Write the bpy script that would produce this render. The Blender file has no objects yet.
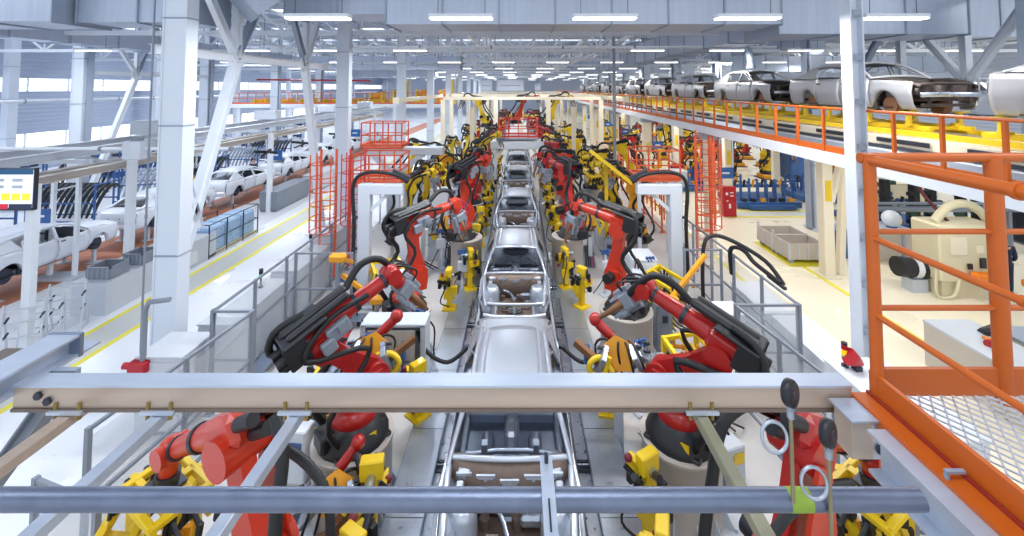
import bpy, math, random
from mathutils import Vector, Matrix
R = math.radians
PI = math.pi
sc = bpy.context.scene
col = sc.collection
rnd = random.Random(7)
F, CX, TH, H = 430.0, 520.0, R(2.74), 6.4
CY = 88 - F * math.tan(TH)

def ray(px, py):
    x = (px - CX) / F; y = -(py - CY) / F
    return Vector((x, math.cos(TH) - y * math.sin(TH), math.sin(TH) + y * math.cos(TH)))
def onz(px, py, z):
    d = ray(px, py); t = (z - H) / d.z
    return Vector((d.x * t, d.y * t, z))
def ony(px, py, Y):
    d = ray(px, py); t = Y / d.y
    return Vector((d.x * t, Y, H + d.z * t))
def onx(px, py, X):
    d = ray(px, py); t = X / d.x
    return Vector((X, d.y * t, H + d.z * t))

# ---------------------------------------------------------------- materials
MATS = {}
def mat(name, c, rough=.5, metal=0., var=0., vscale=3., bump=0., bscale=40., emit=0., stretch=None, alpha=1.0, coat=0.):
    if name in MATS: return MATS[name]
    m = bpy.data.materials.new(name); m.use_nodes = True
    nt = m.node_tree; b = nt.nodes['Principled BSDF']
    b.inputs['Roughness'].default_value = rough
    b.inputs['Metallic'].default_value = metal
    b.inputs['Coat Weight'].default_value = coat
    cc = (*c, 1)
    b.inputs['Base Color'].default_value = cc
    m.diffuse_color = cc
    if var or bump:
        tc = nt.nodes.new('ShaderNodeTexCoord'); mp = nt.nodes.new('ShaderNodeMapping')
        nt.links.new(tc.outputs['Object'], mp.inputs['Vector'])
        if stretch: mp.inputs['Scale'].default_value = stretch
    if var:
        n = nt.nodes.new('ShaderNodeTexNoise'); n.inputs['Scale'].default_value = vscale
        n.inputs['Detail'].default_value = 5
        nt.links.new(mp.outputs['Vector'], n.inputs['Vector'])
        r = nt.nodes.new('ShaderNodeMix'); r.data_type = 'RGBA'
        r.inputs['A'].default_value = tuple(max(0, x * (1 - var)) for x in c) + (1,)
        r.inputs['B'].default_value = tuple(min(1, x * (1 + var)) for x in c) + (1,)
        nt.links.new(n.outputs['Fac'], r.inputs['Factor'])
        nt.links.new(r.outputs['Result'], b.inputs['Base Color'])
        rr = nt.nodes.new('ShaderNodeMapRange'); rr.inputs['To Min'].default_value = max(0, rough - .12); rr.inputs['To Max'].default_value = min(1, rough + .12)
        nt.links.new(n.outputs['Fac'], rr.inputs['Value']); nt.links.new(rr.outputs['Result'], b.inputs['Roughness'])
    if bump:
        n2 = nt.nodes.new('ShaderNodeTexNoise'); n2.inputs['Scale'].default_value = bscale
        nt.links.new(mp.outputs['Vector'], n2.inputs['Vector'])
        bp = nt.nodes.new('ShaderNodeBump'); bp.inputs['Strength'].default_value = bump; bp.inputs['Distance'].default_value = .01
        nt.links.new(n2.outputs['Fac'], bp.inputs['Height']); nt.links.new(bp.outputs['Normal'], b.inputs['Normal'])
    if emit:
        b.inputs['Emission Color'].default_value = cc; b.inputs['Emission Strength'].default_value = emit
    if alpha < 1:
        b.inputs['Alpha'].default_value = alpha
    MATS[name] = m
    return m

def ribbed(name, c, axis, scale, dist=.04, rough=.45, metal=.0, dark=.82):
    """corrugated / seamed sheet: wave bump and slight real groove tint"""
    m = mat(name, c, rough, metal)
    nt = m.node_tree; b = nt.nodes['Principled BSDF']
    tc = nt.nodes.new('ShaderNodeTexCoord'); w = nt.nodes.new('ShaderNodeTexWave')
    w.bands_direction = axis; w.inputs['Scale'].default_value = scale
    nt.links.new(tc.outputs['Object'], w.inputs['Vector'])
    bp = nt.nodes.new('ShaderNodeBump'); bp.inputs['Distance'].default_value = dist; bp.inputs['Strength'].default_value = .8
    nt.links.new(w.outputs['Fac'], bp.inputs['Height']); nt.links.new(bp.outputs['Normal'], b.inputs['Normal'])
    return m

def lin(r, g, b):
    f = lambda v: ((v / 255 + .055) / 1.055) ** 2.4 if v > 10 else v / 255 / 12.92
    return (f(r), f(g), f(b))

WHITE = mat('white_paint', lin(226, 232, 240), .42, var=.04)
CREAM = mat('cream_paint', lin(238, 228, 205), .45, var=.04)
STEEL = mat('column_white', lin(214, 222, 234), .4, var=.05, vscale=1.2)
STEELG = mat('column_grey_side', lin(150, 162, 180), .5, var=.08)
GALV = mat('galvanised_steel', lin(138, 150, 172), .42, .6, var=.22, vscale=18, bump=.15, bscale=60)
BEAMT = mat('beam_primer', lin(196, 178, 162), .38, .35, var=.16, vscale=5, stretch=(.5, 4, 4))
BEAMP = mat('beam_pale', lin(196, 206, 222), .35, .5, var=.12, vscale=6, stretch=(.5, 3, 3))
CHAN = mat('channel_steel', lin(126, 112, 104), .4, .6, var=.2, vscale=6, stretch=(3, .6, 3))
BODY = mat('body_in_white', lin(192, 199, 210), .33, .7)
BODYI = mat('body_inner', lin(150, 160, 176), .4, .75, var=.2, vscale=6)
BODYG = mat('body_grey', lin(168, 170, 174), .4, .45, var=.07, vscale=2)
BODYW = mat('body_white', lin(232, 238, 248), .3, .1, coat=.3)
ZINC = mat('zinc_panel', lin(176, 184, 198), .3, .85, var=.15, vscale=9)
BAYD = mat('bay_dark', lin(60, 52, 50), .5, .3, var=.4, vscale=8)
BAYB = mat('bay_brown', lin(112, 96, 86), .5, .3, var=.25, vscale=10)
BLACK = mat('black_plastic', lin(26, 28, 34), .42, var=.2)
RUB = mat('black_rubber', lin(20, 21, 25), .5, var=.2)
DARK = mat('dark_steel', lin(62, 66, 76), .4, .6, var=.25)
RED = mat('robot_red', lin(172, 26, 24), .35, var=.08, coat=.25)
ORED = mat('robot_orange_red', lin(194, 50, 24), .35, var=.08, coat=.25)
CRIM = mat('signal_red', lin(176, 20, 36), .4, var=.05)
YEL = mat('machine_yellow', lin(228, 192, 22), .4, var=.06, coat=.15)
YELO = mat('amber_yellow', lin(232, 160, 30), .45, var=.08)
ORA = mat('rail_orange', lin(196, 94, 22), .4, var=.07, vscale=4)
ORD = mat('ladder_orange', lin(214, 88, 48), .45, var=.06)
LITE = mat('light_grey_paint', lin(196, 203, 214), .45, var=.05)
GREY = mat('cabinet_grey', lin(198, 202, 210), .45, var=.05, vscale=2)
MIDG = mat('mid_grey_paint', lin(128, 136, 148), .5, var=.08)
PED = mat('pedestal_paint', lin(196, 188, 180), .45, .1, var=.08, vscale=2)
BLUE = mat('fixture_blue', lin(52, 92, 150), .4, var=.12)
SIGNB = mat('sign_blue', lin(36, 90, 160), .4)
BROWN = mat('rust_brown', lin(120, 62, 44), .6, var=.2)
COPPER = mat('copper_brown', lin(134, 96, 66), .45, .5, var=.2)
LAMP = mat('lamp_tube', (1, .98, .95), .4, emit=5.0)
BEIGE = mat('machine_beige', lin(222, 212, 180), .45, var=.05)
NAVY = mat('work_navy', lin(32, 44, 72), .8)
SKIN = mat('skin', lin(205, 160, 130), .6)
HIVIS = mat('vest_yellow', lin(226, 230, 60), .7)
PINK = mat('magenta_hose', lin(170, 40, 80), .5)
LENSG = mat('lens_green', lin(60, 190, 90), .3, emit=.6)
LENSA = mat('lens_amber', lin(250, 190, 30), .3, emit=.8)

# ---------------------------------------------------------------- mesh builder
class MB:
    def __init__(s, M=None):
        s.v = []; s.f = []; s.sm = []; s.mi = []; s.mats = []; s.M = M or Matrix.Identity(4); s.cur = 0
    def use(s, m):
        if m not in s.mats: s.mats.append(m)
        s.cur = s.mats.index(m); return s
    def add(s, vs, fs, smooth=False):
        o = len(s.v)
        s.v += [tuple(s.M @ Vector(p)) for p in vs]
        for f in fs:
            s.f.append(tuple(o + i for i in f)); s.sm.append(smooth); s.mi.append(s.cur)
        return s
    def box(s, c, d, rz=0, rot=None, ch=0.):
        x, y, z = d[0] / 2, d[1] / 2, d[2] / 2
        m = Matrix.Translation(Vector(c)) @ (rot if rot is not None else Matrix.Rotation(rz, 4, 'Z'))
        if ch and ch < min(x, y, z):
            vs = []; k = ch
            for sx in (-1, 1):
                for sy in (-1, 1):
                    for sz in (-1, 1):
                        vs += [(sx * (x - k), sy * (y - k), sz * z), (sx * (x - k), sy * y, sz * (z - k)), (sx * x, sy * (y - k), sz * (z - k))]
            I = lambda a, b, c_, j: ((a > 0) * 4 + (b > 0) * 2 + (c_ > 0)) * 3 + j
            fs = []
            for q in (-1, 1):
                fs.append((I(-1, -1, q, 0), I(1, -1, q, 0), I(1, 1, q, 0), I(-1, 1, q, 0)))
                fs.append((I(-1, q, -1, 1), I(1, q, -1, 1), I(1, q, 1, 1), I(-1, q, 1, 1)))
                fs.append((I(q, -1, -1, 2), I(q, 1, -1, 2), I(q, 1, 1, 2), I(q, -1, 1, 2)))
            for a in (-1, 1):
                for b in (-1, 1):
                    fs.append((I(a, b, -1, 1), I(a, b, 1, 1), I(a, b, 1, 2), I(a, b, -1, 2)))
                    fs.append((I(a, -1, b, 0), I(a, 1, b, 0), I(a, 1, b, 2), I(a, -1, b, 2)))
                    fs.append((I(-1, a, b, 0), I(1, a, b, 0), I(1, a, b, 1), I(-1, a, b, 1)))
                    for c_ in (-1, 1): fs.append((I(a, b, c_, 0), I(a, b, c_, 1), I(a, b, c_, 2)))
            return s.add([m @ Vector(p) for p in vs], fs)
        vs = [m @ Vector((a * x, b * y, c_ * z)) for a in (-1, 1) for b in (-1, 1) for c_ in (-1, 1)]
        return s.add(vs, [(0, 1, 3, 2), (4, 6, 7, 5), (0, 4, 5, 1), (2, 3, 7, 6), (0, 2, 6, 4), (1, 5, 7, 3)])
    def frame_of(s, p0, p1, up=(0, 0, 1)):
        p0, p1 = Vector(p0), Vector(p1); d = (p1 - p0); L = d.length or 1e-6; d = d / L
        u = Vector(up)
        if abs(d.dot(u)) > .98: u = Vector((0, 1, 0)) if abs(d.y) < .9 else Vector((1, 0, 0))
        x = u.cross(d).normalized(); y = d.cross(x)
        return Matrix(((x.x, y.x, d.x, 0), (x.y, y.y, d.y, 0), (x.z, y.z, d.z, 0), (0, 0, 0, 1))), L
    def bar(s, p0, p1, w, h=None, up=(0, 0, 1), ch=0.):
        """square bar from p0 to p1: w wide across, h in the up direction"""
        h = h or w; m, L = s.frame_of(p0, p1, up); c = (Vector(p0) + Vector(p1)) / 2
        return s.box(c, (w, h, L), rot=m, ch=ch)
    def ibeam(s, p0, p1, w, h, t=.012, up=(0, 0, 1)):
        m, L = s.frame_of(p0, p1, up); c = (Vector(p0) + Vector(p1)) / 2
        for dy in (-1, 1):
            s.box(c + m.to_3x3() @ Vector((0, dy * (h - t) / 2, 0)), (w, t, L), rot=m)
        return s.box(c, (t, h - 2 * t, L), rot=m)
    def cyl(s, p0, p1, r, r1=None, n=16, cap=True, smooth=True):
        r1 = r if r1 is None else r1; m, L = s.frame_of(p0, p1); m = m.to_3x3(); p0 = Vector(p0); p1 = Vector(p1)
        vs = []
        for p, q in ((p0, r), (p1, r1)):
            for i in range(n):
                a = 2 * PI * i / n; vs.append(p + m @ Vector((q * math.cos(a), q * math.sin(a), 0)))
        s.add(vs, [(i, (i + 1) % n, n + (i + 1) % n, n + i) for i in range(n)], smooth)
        if cap:
            s.add(vs[:n], [tuple(range(n))[::-1]]); s.add(vs[n:], [tuple(range(n))])
        return s
    def lathe(s, prof, c=(0, 0, 0), n=24, rot=None, smooth=True):
        m = Matrix.Translation(Vector(c)) @ (rot or Matrix.Identity(4)); vs = []
        for r, z in prof:
            for i in range(n):
                a = 2 * PI * i / n; vs.append(m @ Vector((r * math.cos(a), r * math.sin(a), z)))
        fs = []
        for k in range(len(prof) - 1):
            for i in range(n):
                j = (i + 1) % n; fs.append((k * n + i, k * n + j, (k + 1) * n + j, (k + 1) * n + i))
        s.add(vs, fs, smooth)
        s.add(vs[:n], [tuple(range(n))[::-1]]); s.add(vs[-n:], [tuple(range(n))])
        return s
    def tube(s, pts, r, n=8, closed=False, smooth_pts=0):
        pts = [Vector(p) for p in pts]
        if smooth_pts:
            if isinstance(r, (list, tuple)): r = [r[i // smooth_pts] + (r[min(i // smooth_pts + 1, len(r) - 1)] - r[i // smooth_pts]) * (i % smooth_pts) / smooth_pts for i in range((len(r) - 1) * smooth_pts + 1)]
            pts = spline(pts, smooth_pts)
        k = len(pts); vs = []; prev = None
        for i, p in enumerate(pts):
            a = pts[i - 1] if (i or closed) else p; b = pts[(i + 1) % k] if (i < k - 1 or closed) else p
            d = (b - a); d = d.normalized() if d.length > 1e-9 else Vector((0, 0, 1))
            if prev is None:
                u = Vector((0, 0, 1)) if abs(d.z) < .9 else Vector((1, 0, 0)); x = u.cross(d).normalized()
            else:
                x = (prev - d * prev.dot(d)); x = x.normalized() if x.length > 1e-6 else prev
            prev = x; y = d.cross(x); rr = r[i] if isinstance(r, (list, tuple)) else r
            for j in range(n):
                t = 2 * PI * j / n; vs.append(p + x * rr * math.cos(t) + y * rr * math.sin(t))
        fs = []
        for i in range(k if closed else k - 1):
            for j in range(n):
                q = (j + 1) % n; i2 = (i + 1) % k; fs.append((i * n + j, i * n + q, i2 * n + q, i2 * n + j))
        s.add(vs, fs, True)
        if not closed: s.add(vs[:n], [tuple(range(n))[::-1]]); s.add(vs[-n:], [tuple(range(n))])
        return s
    def prism(s, poly, t, m=None):
        """polygon in local xy extruded +-t/2 in local z"""
        m = m or Matrix.Identity(4); n = len(poly)
        vs = [m @ Vector((x, y, -t / 2)) for x, y in poly] + [m @ Vector((x, y, t / 2)) for x, y in poly]
        return s.add(vs, [tuple(range(n))[::-1], tuple(range(n, 2 * n))] + [(i, (i + 1) % n, n + (i + 1) % n, n + i) for i in range(n)])
    def sheet(s, rows, smooth=True):
        """grid of points (list of rows)"""
        n = len(rows[0]); vs = [p for r in rows for p in r]
        return s.add(vs, [(i * n + j, i * n + j + 1, (i + 1) * n + j + 1, (i + 1) * n + j) for i in range(len(rows) - 1) for j in range(n - 1)], smooth)
    def ball(s, c, r, n=12, sc_=(1, 1, 1)):
        prof = [(max(.001, r * math.sin(PI * k / 8)), -r * math.cos(PI * k / 8)) for k in range(9)]
        M0 = s.M; s.M = M0 @ Matrix.Translation(Vector(c)) @ Matrix.Diagonal((*sc_, 1)); s.lathe(prof, n=n); s.M = M0
        return s
    def build(s, name, m=None, parent=None, loc=None, solid=0.):
        me = bpy.data.meshes.new(name); me.from_pydata(s.v, [], s.f)
        ms = s.mats if s.mats else [m]
        for q in ms: me.materials.append(q)
        me.polygons.foreach_set('use_smooth', s.sm)
        if len(ms) > 1: me.polygons.foreach_set('material_index', s.mi)
        me.update()
        o = bpy.data.objects.new(name, me); col.objects.link(o)
        if parent: o.parent = parent
        if loc is not None: o.location = loc
        if solid:
            md = o.modifiers.new('solid', 'SOLIDIFY'); md.thickness = solid; md.offset = 0
        return o

def spline(pts, k=6):
    out = []; n = len(pts)
    for i in range(n - 1):
        p0 = pts[max(i - 1, 0)]; p1 = pts[i]; p2 = pts[i + 1]; p3 = pts[min(i + 2, n - 1)]
        for j in range(k):
            t = j / k
            out.append(.5 * ((2 * p1) + (p2 - p0) * t + (2 * p0 - 5 * p1 + 4 * p2 - p3) * t * t + (3 * p1 - p0 - 3 * p2 + p3) * t ** 3))
    out.append(pts[-1]); return out

def tag(o, label=None, cat=None, group=None, kind=None):
    if label: o['label'] = label
    if cat: o['category'] = cat
    if group: o['group'] = group
    if kind: o['kind'] = kind
    return o
def thing(name, label, cat, loc=(0, 0, 0), rz=0, group=None):
    o = bpy.data.objects.new(name, None); o.empty_display_size = .2; col.objects.link(o)
    o.location = loc; o.rotation_euler = (0, 0, rz); return tag(o, label, cat, group)
KIDS = {}
def copy_tree(o, loc=None, rz=None, label=None, group=None, scale=None):
    def cp(a, par):
        c = a.copy(); col.objects.link(c)
        if par: c.parent = par
        for k in list(a.children): cp(k, c)
        return c
    c = cp(o, None)
    if loc is not None: c.location = loc
    if rz is not None: c.rotation_euler = (0, 0, rz)
    if scale is not None: c.scale = scale
    if label: c['label'] = label
    if group: c['group'] = group
    return c
ORDS = ['nearest', 'second', 'third', 'fourth', 'fifth', 'sixth', 'seventh', 'eighth', 'ninth', 'tenth', 'eleventh', 'twelfth', 'thirteenth', 'fourteenth', 'fifteenth', 'sixteenth']
def nth(i, of='from the camera'):
    return 'nearest' if i == 0 and 'camera' in of else ORDS[i] if i else 'first'

# ---------------------------------------------------------------- camera, world, colour management
cam = bpy.data.cameras.new('camera'); co = bpy.data.objects.new('camera', cam); col.objects.link(co)
co.location = (0, 0, H); co.rotation_euler = (PI / 2 + TH, 0, 0)
cam.sensor_width = 36; cam.lens = F / 1024 * 36
cam.shift_x = (512 - CX) / 1024; cam.shift_y = -(268 - CY) / 1024
cam.clip_start = .05; cam.clip_end = 500
sc.camera = co
w = bpy.data.worlds.new('world'); sc.world = w; w.use_nodes = True
w.node_tree.nodes['Background'].inputs[0].default_value = (.86, .93, 1, 1)
w.node_tree.nodes['Background'].inputs[1].default_value = 1.6
vs_ = sc.view_settings
vs_.view_transform = 'Standard'; vs_.look = 'None'; vs_.gamma = 1; vs_.use_curve_mapping = False; vs_.exposure = -.32
sc.cycles.max_bounces = 6; sc.cycles.diffuse_bounces = 4; sc.cycles.glossy_bounces = 3
sc.cycles.transparent_max_bounces = 12
sc.cycles.sample_clamp_indirect = 4
# ================================================================= THE HALL
FLW = mat('floor_cool_white', lin(238, 241, 247), .3, var=.03, vscale=.7, coat=.2)
FLC = mat('floor_warm_reflection', lin(247, 238, 214), .3, var=.03, vscale=.7, coat=.2)  # cream tint puts the warm reflected light into the right floor's colour
FLG = mat('floor_concrete', lin(206, 203, 202), .5, var=.1, vscale=1.5)
FLS = mat('floor_grey_lane', lin(200, 202, 200), .4, var=.08, vscale=1.5)
FLR = mat('floor_rust_red', lin(184, 116, 86), .5, var=.3, vscale=1.2)
FLY = mat('floor_line_yellow', lin(236, 224, 60), .5, var=.1)
CEIL = ribbed('roof_sheet', lin(168, 180, 204), 'Y', 1.2)
WALLP = ribbed('wall_sheet', lin(172, 184, 206), 'Z', 1.0)
WALLF = ribbed('wall_sheet_far', lin(196, 206, 226), 'X', .5)
SHEET = mat('duct_sheet', lin(176, 186, 204), .4, .4, var=.16, vscale=1.5, stretch=(6, 1, .4))
GLASSW = mat('window_daylight', (.9, .95, 1), .3, emit=1.6)

def struct(name, mb, m, loc=None): return tag(mb.build(name, m, loc=loc), kind='structure')
struct('floor', MB().box((0, 55, -.1), (13.6, 130, .2)), FLG)
struct('floor', MB().box((-23.4, 55, -.1), (33.2, 130, .2)), FLW)
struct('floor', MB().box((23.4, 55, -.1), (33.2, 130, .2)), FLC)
# painted floor bands
def band(name, x0, x1, y0, y1, m, z=.004):
    struct(name, MB().box(((x0 + x1) / 2, (y0 + y1) / 2, z), (x1 - x0, y1 - y0, .006)), m)
band('trim_1', -11.35, -11.2, -5, 60, FLY); band('trim_2', -10.35, -10.2, -5, 60, FLY); band('trim_3', -11.2, -10.35, -5, 60, FLS)
band('trim_4', 10.1, 10.25, 2, 16.6, FLY); band('trim_5', 7.35, 7.5, 2, 24, FLY)
band('trim_6', 10.2, 38, 21.6, 21.8, FLY); band('trim_7', 10.2, 38, 22.6, 22.8, FLY); band('trim_8', 10.2, 38, 21.8, 22.6, FLS)
band('trim_9', 7.3, 7.45, 24, 110, FLY)
band('trim_10', -17.4, -15.1, 0, 90, FLR)
band('trim_11', -15.1, -12.0, 0, 90, mat('floor_pale_grey', lin(214, 216, 222), .4, var=.06))

XL, XR, YF, ZC = -38., 38., 118., 11.6
# left wall with a high strip of windows and a low one
def wallbox(name, x, y0, y1, z0, z1, m=WALLP): struct(name, MB().box((x, (y0 + y1) / 2, (z0 + z1) / 2), (.25, y1 - y0, z1 - z0)), m)
wallbox('wall_left', XL, -6, YF, 7.15, ZC); wallbox('wall_left', XL, -6, YF, 2.9, 6.15); wallbox('wall_left', XL, -6, YF, 0, .5)
wallbox('wall_right', XR, -6, YF, 7.15, ZC); wallbox('wall_right', XR, -6, YF, 0, 6.15)
struct('wall_back', MB().box((0, YF, ZC / 2), (76, .25, ZC)), WALLF)
for k, (x, z0, z1) in enumerate(((XL, 6.15, 7.15), (XL, .5, 2.9), (XR, 6.15, 7.15))):
    g = MB()
    g.box((x - .05 if x < 0 else x + .05, 56, (z0 + z1) / 2), (.03, 124, z1 - z0))
    o = struct('window_%d' % (k + 1), g, GLASSW)
    fr = MB()
    for j in range(42): fr.box((x, -5.8 + j * 3, (z0 + z1) / 2), (.12, .1, z1 - z0))
    fr.box((x, 56, (z0 + z1) / 2), (.1, 124, .07)).build('window_frame', WHITE, o)
# roof with open skylight strips
ys = [-6]
roof = MB()
for k in range(14):
    a = -6 + k * 9; roof.box((0, a + 3.7, ZC + .1), (76, 7.4, .15))
struct('ceiling', roof, CEIL)
sk = MB()
for k in range(14):
    sk.box((0, -6 + k * 9 + 8.2, ZC + .16), (76, 1.6, .03))
struct('ceiling', sk, mat('skylight_sheet', (.9, .95, 1), .4, emit=2.0))

# ---------------------------------------------------------------- columns
def column(x, y, w, d, h, label, group, gface=True, m=STEEL):
    t = thing('steel_column', label, 'column', (x, y, 0), 0, group)
    c = MB()
    # box section: two flanges proud of a recessed web face
    c.box((-w / 2 + .02, 0, h / 2), (.04, d, h)).box((w / 2 - .02, 0, h / 2), (.04, d, h))
    c.box((0, -d / 2 + .03, h / 2), (w - .02, .03, h)).box((0, d / 2 - .03, h / 2), (w - .02, .03, h))
    c.build('shaft', m, t)
    b = MB().box((0, 0, .03), (w + .3, d + .3, .06), ch=.01)
    for sx in (-1, 1):
        for sy in (-1, 1): b.cyl((sx * (w / 2 + .08), sy * (d / 2 + .08), .05), (sx * (w / 2 + .08), sy * (d / 2 + .08), .13), .025, n=6)
    b.build('base_plate', m, t)
    s = MB()
    for z in (2.9, 5.6, 7.9): s.box((0, 0, z), (w + .02, d + .02, .03))
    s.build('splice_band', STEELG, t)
    if gface:
        g = MB()
        sd = 1 if x < 0 else -1
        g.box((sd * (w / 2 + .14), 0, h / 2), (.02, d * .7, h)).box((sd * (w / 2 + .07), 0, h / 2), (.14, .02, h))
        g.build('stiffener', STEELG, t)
    return t
C1 = [9.3 + 8.75 * k for k in range(11)]
for k, y in enumerate(C1):
    column(-7.38, y, .52, .34, ZC, '%s white steel column from the camera in the row left of the car line' % nth(k), 'columns left of the car line', gface=False)
for k, y in enumerate(C1[:10]):
    column(13.6, y + 1.8 + 8.75 * 0, .66, .6, ZC, '%s tall column behind the raised row of car bodies, counted from the camera' % nth(k), 'columns behind the raised car row')
for k, y in enumerate((22, 30.7, 39.4, 48, 57)):
    column(-22.4, y, .6, .5, ZC, '%s white column from the camera in the far left row by the windows' % nth(k), 'columns of the far left row')
for k, y in enumerate((30, 42, 54, 66)):
    column(-35.5, y, .5, .6, ZC, '%s slim column standing against the left window wall' % nth(k), 'columns along the left wall', gface=False)
# bolted open column close at right
t = thing('steel_column', 'blue-white bolted I-section column beside the orange stair railing', 'column', (6.98, 9.0, 0))
s = MB(); s.box((-.12, 0, 5.8), (.03, .3, 11.6)); s.box((.12, 0, 5.8), (.03, .3, 11.6)); s.box((0, 0, 5.8), (.23, .03, 11.6)); s.build('shaft', STEEL, t)
s = MB()
for k in range(12):
    s.box((0, -.15, .6 + k * .92), (.2, .02, .12)).cyl((-.07, -.17, .6 + k * .92), (-.07, -.13, .6 + k * .92), .018, n=6).cyl((.07, -.17, .6 + k * .92), (.07, -.13, .6 + k * .92), .018, n=6)
s.build('batten_plate', STEELG, t)
MB().box((0, 0, .03), (.7, .7, .06), ch=.01).build('base_plate', STEEL, t)
t = thing('steel_post', 'slim grey post rising through the middle of the hall right of the line', 'post', (4.7, 21.5, 0))
MB().bar((0, 0, 0), (0, 0, 9), .13).build('shaft', MIDG, t); MB().box((0, 0, .02), (.35, .35, .04)).build('base_plate', MIDG, t)

# ---------------------------------------------------------------- braced frame along each column row
def brace_frame(x, nodes, zt, zb, label, cols):
    """horizontal beam zt with W webs above and long braces down to the column feet"""
    t = thing('cross_bracing', label, 'bracing', (x, cols[0], 0))
    y0, y1 = 0, cols[1] - cols[0]
    ns = [n - cols[0] for n in nodes]
    MB().ibeam((0, y0, zb), (0, y1, zb), .16, .22).build('tie_beam', WHITE, t)
    MB().ibeam((0, ns[0], zb - .1), (0, y0 + .35, .5), .22, .26).build('long_brace', WHITE, t)
    MB().ibeam((0, ns[1], zb - .1), (0, y1 - .35, .5), .22, .26).build('long_brace', WHITE, t)
    for n in ns:
        MB().ibeam((0, n, zb), (0, n, zt), .18, .22).build('hanger', WHITE, t)
        MB().box((0, n, zb), (.03, .7, .5), ch=.01).build('gusset', WHITE, t)
    mid = (ns[0] + ns[1]) / 2
    MB().ibeam((0, ns[0], zb), (0, y0 + .3, zt), .16, .2).build('web', WHITE, t)
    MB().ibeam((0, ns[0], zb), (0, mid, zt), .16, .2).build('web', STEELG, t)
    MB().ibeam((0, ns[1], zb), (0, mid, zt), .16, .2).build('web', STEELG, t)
    MB().ibeam((0, ns[1], zb), (0, y1 - .3, zt), .16, .2).build('web', WHITE, t)
    return t
brace_frame(-8.0, (12.1, 16.0), 10.6, 7.25, 'white diagonal bracing between the two nearest columns left of the line', (C1[0], C1[1]))
t = thing('leaning_strut', 'white strut leaning from the nearest left column down to the long brace', 'bracing', (-8.0, 0, 0))
MB().ibeam((0, 9.7, 6.3), (0, 10.9, 2.9), .14, .18).build('strut', WHITE, t); MB().box((0, 9.75, 6.3), (.03, .3, .3)).build('gusset', WHITE, t)
t = thing('cross_bracing', 'pale grey V bracing with hangers behind the largest grey car body', 'bracing', (13.5, 0, 0))
MB().ibeam((0, 13.0, 6.3), (0, 13.0, 11.4), .2, .22).build('hanger', LITE, t); MB().ibeam((0, 15.2, 6.3), (0, 15.2, 11.4), .2, .22).build('hanger', LITE, t)
MB().ibeam((0, 13.0, 6.5), (0, 15.1, 9.1), .18, .2).build('web', LITE, t); MB().ibeam((0, 13.0, 6.5), (0, 11.2, 8.9), .18, .2).build('web', LITE, t); MB().ibeam((0, 15.5, 9.1), (0, 17.2, 6.8), .18, .2).build('web', STEELG, t); MB().ibeam((0, 11.0, 8.9), (0, 9.6, 6.6), .18, .2).build('web', LITE, t)
MB().box((0, 14.0, 9.2), (.2, 9, .2)).build('tie_beam', LITE, t)
MB().box((0, 13.0, 6.45), (.03, .7, .5)).build('gusset', LITE, t)
brace_frame(-22.3, (25, 28), 10.6, 7.2, 'white V bracing in the far left row in front of the window strip', (22, 30.7))

# ---------------------------------------------------------------- roof trusses across the hall
def truss(y, k):
    t = thing('roof_truss', '%s white lattice roof truss spanning the hall, counted from the camera' % nth(k), 'roof truss', (0, y, 0), 0, 'roof trusses across the hall')
    x0, x1, zb, zt = -37.5, 37.5, 8.75, 10.7
    MB().box((0, 0, zb), (75, .2, .18)).build('bottom_chord', WHITE, t)
    MB().box((0, 0, zt), (75, .2, .18)).build('top_chord', WHITE, t)
    w_ = MB(); n = 30; dx = 75 / n
    for i in range(n):
        a = x0 + i * dx; z = (zb, zt) if i % 2 else (zt, zb)
        w_.bar((a, 0, z[0]), (a + dx, 0, z[1]), .1)
        if i % 2: w_.bar((a, 0, zb), (a, 0, zt), .07)
    w_.build('lattice_web', WHITE, t)
for k, y in enumerate([18.3 + 8.75 * i for i in range(10)]): truss(y, k)
def long_truss(x, k, lab):
    t = thing('lattice_girder', lab, 'girder', (x, 0, 0))
    MB().box((0, 55, 9.0), (.16, 78, .16)).build('bottom_chord', WHITE, t)
    MB().box((0, 55, 10.4), (.16, 78, .16)).build('top_chord', WHITE, t)
    w_ = MB()
    for i in range(39):
        a = 16 + i * 2; w_.bar((0, a, 9 if i % 2 else 10.4), (0, a + 2, 10.4 if i % 2 else 9), .08)
    w_.build('lattice_web', WHITE, t)
for k, (x, l) in enumerate(((-15, 'white lattice girder running lengthwise above the left aisle'), (-2.5, 'white lattice girder running lengthwise left of the roof centre'), (5.5, 'white lattice girder running lengthwise right of the roof centre'), (20, 'white lattice girder running lengthwise beyond the raised cars'), (28, 'white lattice girder running lengthwise near the right wall'))): long_truss(x, k, l)
# purlins, part of the roof
pu = MB()
for i in range(30): pu.box((-36 + i * 2.5, 56, 11.3), (.08, 124, .25))
struct('trim_12', pu, WHITE)

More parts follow.
